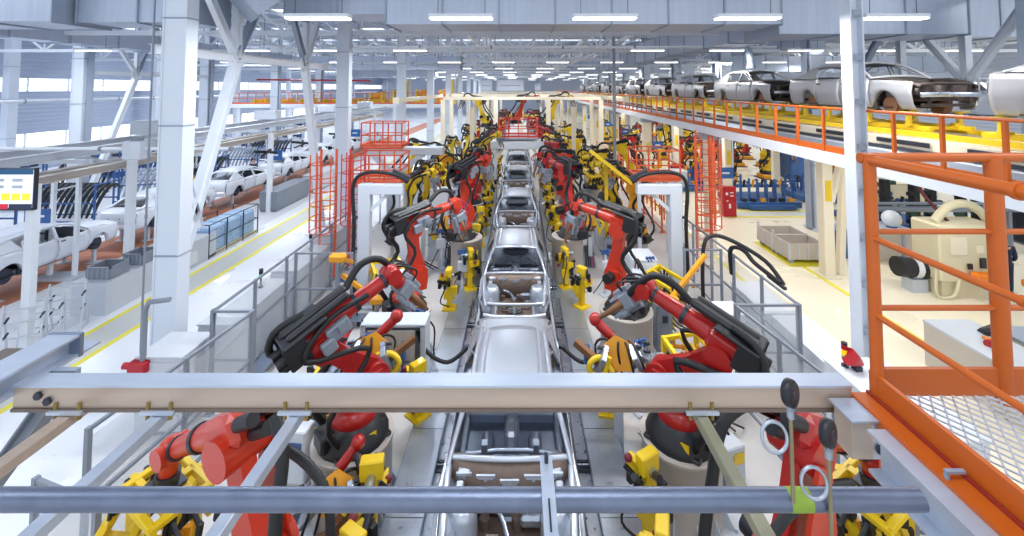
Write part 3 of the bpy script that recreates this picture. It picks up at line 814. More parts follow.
# --- raised right line of grey bodies
gt = make_car('grey_car_body', 'g', BODYG, BAYD, 'grey')
gl = ['grey car body at the right edge of the upper deck, only its tail in view', 'largest grey car body on the upper deck behind the steel column', 'grey car body on the upper deck in front of the tall column', 'fourth grey car body on the upper deck from the right', 'fifth grey car body on the upper deck from the right', 'sixth grey car body on the upper deck', 'seventh grey car body on the upper deck', 'eighth grey car body on the upper deck', 'ninth grey car body on the upper deck, far off', 'tenth grey car body on the upper deck, far off', 'eleventh grey car body on the upper deck, tiny in the distance']
ZD = 4.93
sk_ = skid('deck_carrier', 'yellow carrier under the car body at the right edge of the upper deck', 'yellow carriers on the upper deck', (10.15, 6.65, ZD + .45))
for k in range(11):
    o = gt if k == 0 else copy_tree(gt)
    o.location = (10.15, (6.65 + 5.84 * k) if k else 6.15, ZD + .90); o['label'] = gl[k]; o['group'] = 'grey car bodies on the upper deck'
    if k: copy_tree(sk_, (10.15, 6.65 + 5.84 * k, ZD + .45), label='yellow carrier under the %s car body of the upper deck' % ORDS[k])
for o in list(col.objects):
    if o.name.startswith('grey_car_body'): o.scale = (1.0, 1.04, 1.05)
# second row of white bodies beyond
for k in range(3):
    copy_tree(wt, (15.8, 14.2 + 5.6 * k, ZD + .55), rz=0, label='white car body in the row beyond the grey ones, %s' % ['seen over the largest grey body', 'seen left of the wide column', 'farthest of the three'][k], group='white bodies beyond the grey row')

# --- upper deck
t = thing('upper_deck', 'long white raised deck carrying the row of grey car bodies', 'platform', (7.1, 3, 0))
MB().box((4.3, 40, ZD - .02), (8.6, 86, .04)).build('deck_plate', LITE, t)
MB().box((0, 40, ZD - .14), (.1, 86, .26)).build('fascia', WHITE, t)
MB().box((.75, 40, ZD + .004), (1.3, 86, .02)).build('walk_strip', GALV, t)
b = MB()
for k in range(21): b.box((4.3, -2 + k * 4.1, ZD - .2), (8.4, .14, .26))
b.build('joist', LITE, t)
t = thing('deck_conveyor', 'pale conveyor bed with dark slots beside the deck railing', 'conveyor', (9.0, 3, ZD))
MB().box((1.1, 40, .15), (2.1, 86, .3)).build('bed', CREAM, t)
MB().box((-.16, 40, .06), (.1, 86, .08)).build('rail', DARK, t)
for k in range(26):
    MB().box((-.02, -1.6 + k * 2.2, .2), (.06, 1.35, .1)).build('side_slot', DARK, t)
MB().box((.25, 40, .4), (.14, 86, .12)).box((1.95, 40, .4), (.14, 86, .12)).build('yellow_track', YEL, t)
def railing(label, p0, p1, n, h=1.1, m=ORA, rails=(1.0, ), kick=.14, r=.022, post=.05, rr=None, group=None):
    p0, p1 = Vector(p0), Vector(p1); d = p1 - p0
    t = thing('guard_railing', label, 'railing', p0, 0, group)
    for i in range(n + 1):
        q = d * i / n; MB().bar(q, q + Vector((0, 0, h)), post).build('post', m, t)
    for f_ in rails:
        MB().tube([Vector((0, 0, h * f_)), d + Vector((0, 0, h * f_))], rr or r, n=8).build('rail', m, t)
    if kick:
        u, _ = MB().frame_of((0, 0, 0), d)
        MB().bar(Vector((0, 0, kick / 2)), d + Vector((0, 0, kick / 2)), .015, kick).build('kick_board', m, t)
    return t
railing('long orange railing along the edge of the upper deck', (7.12, 5.4, ZD), (7.12, 85, ZD), 84, 1.0, ORA, (1.0,), .15, .03, .055)
dp = [9.3, 17.1, 25.3, 33.5, 41.7, 50, 58, 66]
def deck_post(x, y, lab, brace=False, grp='posts under the upper deck'):
    t = thing('deck_post', lab, 'post', (x, y, 0), 0, grp)
    MB().bar((0, 0, 0), (0, 0, ZD - .3), .36, .34, ch=.02).build('shaft', CREAM, t)
    MB().box((0, 0, .02), (.6, .6, .04)).build('base_plate', CREAM, t)
    MB().box((0, 0, ZD - .42), (.7, .5, .22), ch=.03).build('head_bracket', STEELG, t)
    MB().box((0, -.185, 2.9), (.2, .01, .7)).build('marking_plate', YEL, t)
    if brace: MB().bar((.9, .2, ZD - .4), (.2, 0, 2.5), .16).bar((.95, .3, ZD - .3), (.5, .1, 0.0), .2).build('brace', CREAM, t)
for k, y in enumerate(dp[1:]): deck_post(7.45, y, '%s cream post under the near edge of the upper deck' % nth(k, ''))
for k, y in enumerate((15.0, 22.0, 29.2, 36.5, 44, 52)): deck_post(10.5, y, ['wide cream post beside the grey pallet boxes', 'cream post behind the red cabinets', 'third cream post of the inner row', 'fourth cream post of the inner row', 'fifth cream post of the inner row', 'sixth cream post of the inner row'][k], k == 0)
for k, y in enumerate((19, 26, 33)): deck_post(15.3, y, '%s cream post under the far edge of the upper deck' % nth(k, ''), grp='outer posts of the upper deck')
# ================================================================= FOREGROUND STEELWORK
YB = 2.1
zt, zb = ony(520, 386, YB - .045).z, ony(520, 412, YB - .045).z
xb = ony(22, 400, YB).x
t = thing('cross_beam', 'wide horizontal steel beam crossing the whole picture in the foreground', 'beam', (xb, YB, (zt + zb) / 2))
Lb = ony(846, 400, YB).x - xb; hb_ = zt - zb
MB().box((Lb / 2, -.012, 0), (Lb, .05, hb_ - .004)).build('web', BEAMT, t)
MB().box((Lb / 2, 0, hb_ / 2 - .004), (Lb, .09, .01)).build('top_flange', BEAMP, t)
MB().box((Lb / 2, 0, -hb_ / 2 + .006), (Lb, .094, .014)).build('bottom_flange', CHAN, t)
MB().cyl((.12, -.05, .012), (.12, -.03, .012), .018, n=6).cyl((.165, -.05, -.012), (.165, -.03, -.012), .018, n=6).build('bolt', DARK, t)
# galvanised round pipe
zp = ony(520, 499.5, 1.45).z
t = thing('round_pipe', 'galvanised round pipe crossing in front of the foreground beam', 'pipe', (-1.9, 1.45, zp))
MB().cyl((-.6, 0, 0), (3.19, 0, 0), .031, n=32).build('tube', mat('galvanised_pipe', lin(112, 122, 144), .38, .6, var=.25, vscale=14, bump=.1), t)
MB().cyl((2.76, 0, 0), (2.83, 0, 0), .0314, n=32, cap=False).build('green_band', mat('lime_paint', lin(140, 170, 60), .6), t)
# secondary bars running towards the camera under the beam
def under_bar(px, py, label, w, m, y0=2.1, y1=.35, z=zb - .036, h=.05):
    p = ony(px, py, y0); X = p.x
    t = thing('support_bar', label, 'bar', (X, y0, z), 0, 'bars clamped under the foreground beam')
    MB().box((0, (y1 - y0) / 2 + .05, 0), (w, (y0 - y1) + .1, h), ch=.004).build('bar', m, t)
    MB().box((0, 0, h / 2 + .012), (w + .1, .12, .014)).build('clamp_plate', BEAMP, t)
    for s in (-1, 1): MB().cyl((s * (w / 2 + .025), -.04, -.0), (s * (w / 2 + .025), -.04, h / 2 + .05), .009, n=6).build('clamp_bolt', mat('olive_bolt', lin(150, 130, 70), .4, .5), t)
under_bar(76, 414, 'brown steel bar clamped under the beam nearest the left edge', .06, BEAMT)
under_bar(166, 414, 'pale steel bar clamped under the beam in front of the yellow gripper', .055, BEAMP)
under_bar(300, 416, 'grey steel bar clamped under the beam beside the red and black robot', .05, BEAMP)
under_bar(698, 420, 'olive grey steel bar clamped under the right part of the beam', .05, mat('olive_steel', lin(158, 156, 132), .4, .4, var=.1))
# left channel beams coming towards the camera
t = thing('channel_beam', 'grey channel beam running into the picture at the left edge above the cross beam', 'beam', (-2.42, 0, zt + .01))
MB().box((0, 1.30, .05), (.16, 2.1, .012)).box((0, 1.42, -.05), (.16, 2.1, .012)).build('flange', BEAMP, t)
MB().box((.02, 1.30, 0), (.012, 2.1, .1)).build('web', BEAMP, t)
MB().box((.0, 2.36, 0), (.17, .02, .12)).build('end_plate', GALV, t)
t = thing('channel_beam', 'second grey channel lying beside the left edge channel', 'beam', (-2.62, 0, zt - .02))
MB().box((0, 1.25, .04), (.1, 2.1, .012)).box((-.04, 1.25, 0), (.012, 2.1, .09)).box((0, 1.25, -.04), (.1, 2.1, .012)).build('channel', CHAN, t)
t = thing('diagonal_brace', 'grey diagonal brace going down from the left end of the beam', 'brace', (-2.25, 2.2, 4.95))
MB().ibeam((0, 0, 0), (-.5, .12, -.62), .07, .08, .01).build('brace', MIDG, t)
MB().box((0, 0, .0), (.12, .03, .12)).build('gusset', STEELG, t)
# strap plate over the pipe
t = thing('strap_plate', 'pale steel strap plate lying over the round pipe in front of the silver car', 'plate', (.09, 1.45, zp + .04))
MB().box((0, -.2, 0), (.042, .62, .014), ch=.002).build('plate', BEAMP, t)
MB().box((0, .1, .012), (.012, .02, .012)).cyl((0, .08, 0), (0, .08, .03), .007, n=6).box((0, -.1, .0085), (.006, .1, .002)).build('bolt', DARK, t)
# two rods with black knobs and rings
def knob_rod(px, y, kp, rp, label, ztop, zbot):
    p = ony(px, kp, y); X = p.x; zk = p.z
    t = thing('pull_rod', label, 'rod', (X, y, zbot), 0)
    MB().cyl((0, 0, 0), (0, 0, zk - zbot - .04), .006, n=10).build('rod', mat('olive_rod', lin(150, 140, 110), .4, .5), t)
    MB().cyl((0, 0, zk - zbot - .075), (0, 0, zk - zbot - .05), .013, n=6).cyl((0, 0, zk - zbot - .055), (0, 0, zk - zbot - .03), .009, n=10).build('collar_nut', ZINC, t)
    k = MB(); rt = Matrix.Rotation(R(-54), 4, 'Z') @ Matrix.Rotation(R(82), 4, 'Y')
    k.lathe([(.02, -.014), (.036, -.013), (.040, -.008), (.040, .008), (.036, .013), (.02, .014)], (0, 0, zk - zbot), n=28, rot=rt)
    k.build('knob', BLACK, t)
    MB().lathe([(.01, -.017), (.012, -.016), (.012, .016), (.01, .017)], (0, 0, zk - zbot), n=12, rot=rt).build('hub_cap', DARK, t)
    q = ony(px - 26 * (1 if px < 800 else .9), rp, y); zr = q.z - zbot
    g = MB(); rr_ = .04
    g.tube([((q.x - X) * .62 + rr_ * math.cos(a_), .01 * math.sin(a_), zr + rr_ * math.sin(a_)) for a_ in [2 * PI * i / 28 for i in range(28)]], .0055, n=8, closed=True)
    g.build('ring', ZINC, t)
knob_rod(790, 1.42, 393, 437, 'pull rod with black knob and ring, the one standing on the green marked pipe', 0, zp + .02)
knob_rod(828, 1.41, 433, 483, 'pull rod with black knob and ring, the one nearer the orange platform', 0, 4.6)

# ---------------------------------------------------------------- orange platform
P0 = 2.05; _p = ony(878, 392, P0); ZP = _p.z - .01
XP = _p.x
t = thing('access_platform', 'orange access platform with expanded metal floor in the lower right foreground', 'platform', (XP, P0, ZP))
kb = MB().box((-.01, -.85, .035), (.02, 1.75, .12)).build('side_kick_board', ORA, t)
MB().box((.85, .02, .045), (1.72, .02, .12)).build('end_kick_board', ORA, t)
MB().box((-.055, -.85, -.018), (.11, 1.75, .02)).box((-.105, -.85, -.035), (.015, 1.75, .05)).build('edge_angle', ORA, t)
MB().box((-.03, -.85, -.002), (.012, 1.75, .012)).build('edge_rod', mat('edge_dark_red', lin(150, 46, 36), .4), t)
gm = mat('expanded_metal', lin(214, 220, 230), .35, .35)
g = MB(); W_, D_ = 1.6, 1.7; px_, py_ = .052, .034
nx, ny = int(W_ / px_), int(D_ / py_)
for i in range(nx):
    for j in range(ny):
        x = .02 + (i + .5 * (j % 2)) * px_; y = -.01 - j * py_
        for s in (-1, 1):
            g.bar((x, y, 0), (x + s * px_ / 2, y - py_, 0), .0062, .006)
g.build('mesh_floor', gm, t)
MB().box((.8, -.6, -.05), (1.6, .04, .06)).box((.8, -1.2, -.05), (1.6, .04, .06)).build('cross_bearer', GALV, t)
MB().ibeam((-.13, -.17, -.11), (-.13, -1.75, -.11), .12, .17, .012).build('edge_beam', BEAMP, t)
c = MB().box((-.1, -.42, -.07), (.010, .014, .17)).box((-.07, -.42, .018), (.07, .014, .010)).cyl((-.1, -.42, -.17), (-.1, -.42, -.15), .012, n=6); c.build('u_clamp', STEELG, t)
# boxed plate with four cable holes
t = thing('hole_box', 'pale boxed plate with four round cable glands between beam and platform', 'box', (XP - .11, 1.98, ZP - .02))
MB().box((-.045, 0, .0), (.15, .14, .008)).build('cover_plate', BEAMP, t)
MB().box((-.07, -.01, -.085), (.09, .1, .15)).build('body', BEAMT, t)
MB().box((.03, -.02, -.085), (.11, .08, .15)).build('gland_plate', BEAMP, t)
for i in range(2):
    for j in range(2):
        MB().lathe([(.008, 0), (.02, .001), (.022, .008), (.013, .012), (.012, .002)], (.005 + i * .05, -.061, -.055 - j * .06), n=18, rot=Matrix.Rotation(R(90), 4, 'X')).build('cable_gland', DARK, t)
# railing of the platform
t = thing('platform_railing', 'bright orange tube railing around the nearest platform', 'railing', (XP, P0, ZP))
HR = ony(876, 158, P0).z - ZP
for x, y, r_ in ((0, 0, .026), (ony(999, 200, P0).x - XP, .02, .034)):
    MB().cyl((x, y, -.05), (x, y, HR + (.02 if x == 0 else 0)), r_, n=20).build('post', ORA, t)
MB().cyl((0, -1.3, -.04), (0, -1.3, HR), .036, n=16).build('post', ORA, t)
MB().cyl((-.03, .02, HR), (1.8, .02, HR), .022, n=14).build('top_rail', ORA, t)
MB().cyl((0, .05, HR - .01), (0, -2.0, HR - .01), .024, n=14).cyl((0, -.62, HR - .01), (0, -.60, HR - .01), .03, n=14).build('top_rail', ORA, t)
for z in (ony(876, 233, P0).z - ZP, ony(876, 310, P0).z - ZP):
    MB().cyl((0, .02, z), (1.8, .02, z), .013, n=10).build('mid_rail', ORA, t)
    MB().cyl((0, 0, z - .02), (0, -2.0, z - .02), .014, n=10).cyl((0, -.62, z - .02), (0, -.60, z - .02), .019, n=10).build('mid_rail', ORA, t)
# ================================================================= ROBOTS
def pedestal(x, y, h, r, label, group=None):
    t = thing('robot_pedestal', label, 'pedestal', (x, y, 0), 0, group)
    MB().lathe([(r * .96, 0), (r * .96, h - .06), (r, h - .05), (r, h)], n=36).build('drum', PED, t)
    b = MB().lathe([(r + .22, 0), (r + .22, .04)], n=36); b.build('floor_flange', LITE, t)
    g = MB()
    for k in range(12):
        a = 2 * PI * k / 12; c, s = math.cos(a), math.sin(a); g.prism([(0, 0), (.17, 0), (0, .3)], .015, Matrix.Translation((r * .95 * c, r * .95 * s, .04)) @ Matrix.Rotation(a, 4, 'Z') @ Matrix.Rotation(R(90), 4, 'X'))
        g.cyl(((r + .15) * c, (r + .15) * s, .04), ((r + .15) * c, (r + .15) * s, .08), .02, n=6)
    g.build('gusset', LITE, t)
    return t
def tool_gun(t, P, D, S, col_=LITE):
    """spot weld gun: transformer block, C frame with two electrode arms"""
    D = D.normalized(); m, _ = MB().frame_of((0, 0, 0), D); m = Matrix.Translation(P) @ m
    o = MB(m).box((0, 0, .12), (.34, .26, .22), ch=.03).box((.0, .16, .16), (.22, .1, .3), ch=.02).cyl((-.12, -.16, .05), (-.12, -.16, .3), .05, n=10)
    o.build('transformer', MIDG, t)
    a = MB(m)
    a.tube([(.14, 0, .2), (.2, 0, .45), (.17, 0, .72), (.03, 0, .82)], [.05, .045, .035, .02], n=8, smooth_pts=3)
    a.tube([(-.1, 0, .2), (-.2, 0, .36), (-.19, 0, .58), (-.03, 0, .70)], [.05, .045, .035, .02], n=8, smooth_pts=3)
    a.build('electrode_arm', COPPER, t)
    f = MB(m).box((.0, -.12, .34), (.3, .05, .3)).box((0, .12, .3), (.26, .04, .24)).cyl((.0, -.16, .3), (0, -.16, .5), .045, n=8)
    f.build('gun_plate', ZINC, t)
    h = MB(m)
    for k in range(3): h.tube([(.1 - .1 * k, .16, .1), (.25 - .2 * k, .3, .0), (.2 - .15 * k, .2, -.25), (0, .1, -.3)], .018, n=6, smooth_pts=4)
    h.build('water_hose', RUB if rnd.random() < .6 else PINK, t)
def tool_gripper(t, P, D, S, w=1.0, l=1.1):
    D = D.normalized(); m, _ = MB().frame_of((0, 0, 0), D); m = Matrix.Translation(P) @ m
    MB(m).cyl((0, 0, 0), (0, 0, .14), .13, n=14).box((0, 0, .16), (.3, .3, .05)).build('tool_flange', DARK, t)
    f = MB(m)
    for s in (-1, 1):
        f.bar((s * w / 2, -l / 2, .22), (s * w / 2, l / 2, .22), .08, ch=.01); f.bar((-w / 2, s * l / 2, .22), (w / 2, s * l / 2, .22), .08, ch=.01)
        f.bar((s * w * .22, -l / 2, .22), (s * w * .22, l / 2, .22), .07); f.bar((s * w / 2, s * l / 2, .2), (s * w * .55, s * l * .55, .6), .07)
        f.bar((s * w / 2, -s * l / 2, .2), (s * w * .5, -s * l * .62, .55), .07)
    f.bar((-w / 2, 0, .22), (w / 2, 0, .22), .08).build('gripper_frame', YEL, t)
    k = 0
    for i in range(4):
        for s in (-1, 1):
            c = MB(m); x = -w / 2 + i * w / 3; y = s * l / 2
            c.box((x, y, .36), (.07, .09, .2)).cyl((x, y, .3), (x, y + s * .22, .42), .03, n=8).box((x, y + s * .22, .46), (.05, .06, .16)).cyl((x + .05, y, .3), (x + .05, y, .5), .025, n=8)
            c.build('clamp', BLACK, t)
def robot(name, label, x, y, z, yaw, a, b, c, cm=RED, tool='gun', group=None, sc_=1., pack=True, tmat=None, lite=False):
    """x,y,z base; yaw deg; a lean of lower arm fwd from vertical; b elevation of forearm; c tool direction elevation"""
    t = thing(name, label, 'robot', (x, y, z), R(yaw), group); t.scale = (sc_, sc_, sc_)
    a, b, c = R(a), R(b), R(c); V = Vector
    n = 10 if lite else 20
    MB().lathe([(.52, 0), (.52, .05), (.47, .1), (.42, .22), (.33, .3)], n=n).box((0, 0, .03), (.84, .84, .06), ch=.02).box((-.42, 0, .16), (.24, .34, .24), ch=.03).build('base', BLACK, t)
    if not lite:
        st_ = MB().box((.36, -.2, .14), (.012, .13, .12), rz=R(-20)); st_.box((.1, -.415, .14), (.13, .012, .12)).box((-.2, .40, .14), (.13, .012, .12)); st_.build('warning_plate', YEL, t)
    S = V((.28, 0, .78)); E = S + V((math.sin(a), 0, math.cos(a))) * 1.12
    cr_ = MB().lathe([(.34, .28), (.36, .34), (.34, .46), (.22, .5)], n=n).box((.05, 0, .56), (.44, .46, .34), ch=.06)
    cr_.prism([(-.18, -.3), (.2, -.3), (.24, 0), (.1, .2), (-.14, .16)], .09, Matrix.Translation((.24, .2, .74)) @ Matrix.Rotation(R(90), 4, 'X'))
    cr_.prism([(-.18, -.3), (.2, -.3), (.24, 0), (.1, .2), (-.14, .16)], .09, Matrix.Translation((.24, -.2, .74)) @ Matrix.Rotation(R(90), 4, 'X'))
    cr_.build('carousel', cm, t)
    MB().cyl((-.2, .14, .5), (-.2, .14, .86), .11, n=n).cyl(S + V((0, .2, 0)), S + V((0, .46, 0)), .12, n=n).build('axis_motor', BLACK, t)
    # lower arm: tapering plate between shoulder and elbow discs
    d = (E - S).normalized(); nx_ = V((d.z, 0, -d.x)); la = MB()
    M_ = Matrix(((nx_.x, d.x, 0, S.x), (0, 0, 1, 0), (nx_.z, d.z, 0, S.z), (0, 0, 0, 1)))
    la.prism([(-.19, -.12), (.19, -.12), (.21, .1), (.13, .6), (.14, 1.08), (.1, 1.2), (-.1, 1.2), (-.14, 1.08), (-.13, .6), (-.21, .1)], .17, M_)
    la.cyl(S + V((0, -.17, 0)), S + V((0, .17, 0)), .22, n=n).cyl(E + V((0, -.15, 0)), E + V((0, .15, 0)), .17, n=n)
    la.build('lower_arm', cm, t)
    u = V((math.cos(b), 0, math.sin(b))); v = V((-math.sin(b), 0, math.cos(b)))
    K = E + v * .16; W = K + u * 1.28
    mh, _ = MB().frame_of((0, 0, 0), u); 
    hs = MB().cyl(E + V((0, -.24, 0)), E + V((0, .26, 0)), .2, n=n)
    MM = Matrix.Translation(K) @ Matrix(((u.x, 0, v.x, 0), (u.y, 1, v.y, 0), (u.z, 0, v.z, 0), (0, 0, 0, 1)))
    hs.M = MM; hs.box((-.02, 0, .02), (.56, .40, .34), ch=.07)
    hs.build('elbow_housing', cm, t)
    mo = MB(MM)
    for yy, zz in ((-.12, .06), (.12, .06), (0, -.1)): mo.cyl((-.3, yy, zz), (-.56, yy, zz), .075, n=max(8, n // 2))
    mo.build('wrist_motor', BLACK, t)
    fa = MB(MM).cyl((.2, 0, .02), (.62, 0, .02), .165, .13, n=n).cyl((.62, 0, .02), (1.2, 0, .0), .125, .105, n=n)
    fa.build('forearm', cm, t)
    MB(MM).cyl((.6, 0, .02), (.66, 0, .02), .15, n=n).cyl((1.1, 0, 0), (1.15, 0, 0), .125, n=n).build('forearm_ring', DARK, t)
    wd = V((math.cos(c), 0, math.sin(c)))
    wr = MB().ball(W, .16, n=12); wr.cyl(W - V((0, .17, 0)), W + V((0, .17, 0)), .12, n=n).cyl(W, W + wd * .26, .12, .1, n=n)
    wr.build('wrist', cm, t)
    T = W + wd * .26
    if pack:
        pk = MB(MM).box((.12, .05, .30), (1.0, .16, .12), ch=.04).box((.12, -.14, .30), (.9, .12, .1), ch=.03).box((-.2, 0, .24), (.3, .4, .08), ch=.02)
        pk.build('dress_pack_box', BLACK, t)
        if not lite:
            MB(MM).box((-.12, 0, .27), (.62, .56, .06), ch=.02).box((-.3, .26, .1), (.3, .05, .34)).box((-.3, -.26, .1), (.3, .05, .34)).build('black_hood', BLACK, t)
            MB(MM).box((.25, -.24, -.02), (.34, .12, .22), ch=.02).box((.3, -.32, .02), (.12, .06, .12)).box((.05, -.3, -.1), (.2, .1, .2), ch=.02).build('grey_valve_unit', MIDG, t)
        hz = MB()
        hz.tube([MM @ V((.6, .05, .28)), MM @ V((.95, .12, .42)), MM @ V((1.25, .1, .3)), T + V((0, .12, .12)), T + wd * .15], .055, n=8, smooth_pts=4)
        hz.tube([V((-.3, .3, .1)), V((-.55, .34, .7)), S + V((-.35, .34, .5)), E + V((-.5, .3, -.1)), MM @ V((-.4, .2, .32)), MM @ V((0, .1, .34))], .055, n=8, smooth_pts=4)
        hz.tube([V((-.3, -.25, .1)), V((-.5, -.32, .6)), S + V((-.2, -.34, .6)), E + V((-.3, -.32, 0)), MM @ V((.2, -.22, .2)), MM @ V((.8, -.2, .1))], .04, n=8, smooth_pts=4)
        hz.build('dress_pack_hose', RUB, t)
    if tool == 'gun': tool_gun(t, T, wd, sc_)
    elif tool == 'gripper': tool_gripper(t, T, wd, sc_)
    elif tool == 'small':
        tool_gripper(t, T, wd, sc_, .6, .7)
    return t

PL = 'large grey drum pedestal carrying a robot'
GR = 'pairs of grey drum pedestals along the line'
peds = [(-2.15, 3.95, 1.5, .54, 'grey drum pedestal of the nearest robot left of the line, at the bottom edge'),
        (2.15, 3.95, 1.5, .54, 'grey drum pedestal of the nearest robot right of the line, at the bottom edge'),
        (-2.55, 6.85, 1.1, .6, 'grey drum pedestal left of the nearest car, seen between beam and pipe'),
        (2.46, 6.85, 1.1, .6, 'grey drum pedestal right of the nearest car, seen between beam and pipe'),
        (-2.7, 10.4, 1.2, .6, 'drum pedestal under the red robot left of the second car'),
        (2.5, 10.4, 1.2, .62, 'drum pedestal under the red robot right of the second car'),
        (-1.75, 14.3, 1.55, .52, 'drum pedestal left of the second car, in front of the tall red robot'),
        (1.55, 14.3, 1.6, .52, 'bare beige drum pedestal right of the second car'),
        (-2.1, 19, 1.4, .5, 'distant drum pedestal left of the third car'), (2.0, 19, 1.4, .5, 'distant drum pedestal right of the third car')]
for p in peds: pedestal(*p, group=GR)
RG = 'welding robots on the line'
# nearest pair: arms swung outwards, holding yellow frames
def near_robot(sx, lab):
    t = robot('industrial_robot', lab, sx * 2.15, 3.95, 1.5, 90 - sx * 66, 16, -28, -78, RED if sx > 0 else ORED, 'small', RG, .86, False)
    MB().bar((.2, .3 * sx, 2.25), (1.75, .34 * sx, 1.3), .26, .14).build('cable_chain', BLACK, t); MB().bar((.2, .46 * sx, 2.3), (1.75, .5 * sx, 1.34), .03, .1).build('chain_guide', MIDG, t)
    MB().prism([(-.1, .62), (.42, .5), (.55, 1.2), (.5, 1.8), (.32, 1.9)], .05, Matrix.Translation((.1, -.28, 0)) @ Matrix.Rotation(R(90), 4, 'X')).build('side_plate', ORED, t)
    MB().lathe([(.20, -.03), (.26, -.03), (.26, .03), (.20, .03)], (.28, -.3, .78), n=24, rot=Matrix.Rotation(R(90), 4, 'X')).build('axis_ring', ORED, t)
    MB().box((.28, -.345, .78), (.12, .012, .07)).build('label_plate', WHITE, t)
    MB().tube([(-.3, .3, .1), (-.5, .34, .8), (-.4, .3, 1.6), (-.35, .2, 2.2), (-.1, .1, 2.42)], .06, n=8, smooth_pts=5).tube([(-.3, -.3, .1), (-.45, -.3, .8), (-.35, -.3, 1.5), (.3, -.3, 1.7), (1.0, -.25, 1.5)], .05, n=8, smooth_pts=5).build('dress_pack_hose', RUB, t)
    return t
near_robot(1, 'nearest red robot at the lower right with thick black hoses, swung outwards'); near_robot(-1, 'nearest red robot at the lower left with a long black cable carrier, swung outwards')
# second pair (arms over the beam)
robot('industrial_robot', 'red robot right of the nearest car with long black hose box and red elbow disc', 2.46, 6.85, 1.1, 140, -54, 20, -40, RED, 'gun', RG, 1.0)
robot('industrial_robot', 'red robot left of the nearest car with grey gun and orange wrist', -2.55, 6.85, 1.1, 44, -46, 24, -50, RED, 'gun', RG, 1.0)
# third pair
robot('industrial_robot', 'orange red robot with black elbow box left of the second car', -2.7, 10.4, 1.2, 38, -8, 12, -75, ORED, 'gun', RG, .97)
robot('industrial_robot', 'orange red robot with black elbow box right of the second car', 2.5, 10.4, 1.2, 142, -8, 10, -75, ORED, 'gun', RG, .97)
robot('industrial_robot', 'tall red robot left of the third car with bowed black hose', -1.95, 14.3, 1.55, 60, -4, 12, -80, ORED, 'gun', RG)
robot('industrial_robot', 'red robot right of the third car reaching over a beige drum', 1.75, 14.3, 1.6, 118, 2, 5, -75, RED, 'gun', RG)
def field(lst):
    for (x, y, z, yaw, a, b, c, cm, tool, lab) in lst:
        robot('industrial_robot' if cm in (RED, ORED) else 'handling_robot', lab, x, y, z, yaw, a, b, c, cm, tool, 'distant robots along the line', lite=True)
WHO = {id(RED): 'red', id(ORED): 'orange red', id(YEL): 'yellow', id(YELO): 'amber'}
lst = []; k = 0
for yy in (18.6, 22.3, 26, 30, 34.5, 40, 46, 53):
    for sx in (-1, 1):
        cm = [RED, ORED, RED, YEL][(k * 3 + (sx > 0)) % 4]
        lst.append((sx * (2.1 + .2 * rnd.random()), yy + rnd.random(), 1.3, 90 - sx * -rnd.uniform(20, 70), rnd.uniform(-15, 20), rnd.uniform(-5, 25), -75, cm, 'gun', '%s robot beside the line at station %s, %s side' % (WHO[id(cm)], ORDS[k], 'left' if sx < 0 else 'right')))
    k += 1
k = 0
for yy in (16.5, 19.0, 21.5, 24.5, 28, 32, 37, 43):
    for sx in (-1, 1):
        cm = [YEL, YEL, YELO, RED][(k + (sx > 0) * 2) % 4]
        if rnd.random() < .7: cm = YEL
        lst.append((sx * (4.1 + .5 * rnd.random()), yy + rnd.random(), .8 if k else .6, 90 - sx * -rnd.uniform(0, 80), rnd.uniform(-25, 30), rnd.uniform(-25, 20), -70, cm, 'small' if k % 2 else 'gun', '%s outer robot at station %s, %s side of the hall centre' % (WHO[id(cm)], ORDS[k], 'left' if sx < 0 else 'right')))
    k += 1
field(lst)
for (x, y, z, yaw, cm, lab) in ((-.3, 35.5, 3.5, 30, ORED, 'red robot on top of the portal frame over the line'), (2.2, 34, 3.5, 20, YEL, 'yellow robot on the upper frame right of the red one'), (-2.6, 33.5, 3.4, 160, YEL, 'yellow robot on the upper frame left of the portal')):
    robot('overhead_robot', lab, x, y, z, yaw, 20, 10, -60, cm, 'gun', None, lite=True)
for s, lab in ((-1, 'left'), (1, 'right')):
    for k, y in enumerate((17, 20, 23.5)):
        if k != 1: continue
        x = s * (6.0 if k else 5.6)
        robot('handling_robot', 'bright yellow robot standing in the %s outer cell, number %s back' % (lab, ['one', 'two', 'three'][k]), x, y + 2, 1.4, 90 + s * 60, 25, -15, -70, YEL, 'small', 'yellow robots of the outer cells', lite=True)

# small pedestals under the lite robots
k = 0
pb = thing('robot_riser', 'r', 'pedestal', (0, 0, 0))
MB().lathe([(.42, 0), (.40, .06), (.36, .1), (.36, .94), (.44, .96), (.44, 1)], n=16).build('column', PED, pb)
MB().box((0, 0, .02), (1.0, 1.0, .04)).build('base_plate', LITE, pb)
for q in lst:
    lab = 'grey riser under the ' + q[9]
    o = pb if k == 0 else copy_tree(pb)
    o.location = (q[0], q[1], 0); o['label'] = lab; o['group'] = 'risers under distant robots'
    o.scale = (1, 1, q[2]); k += 1

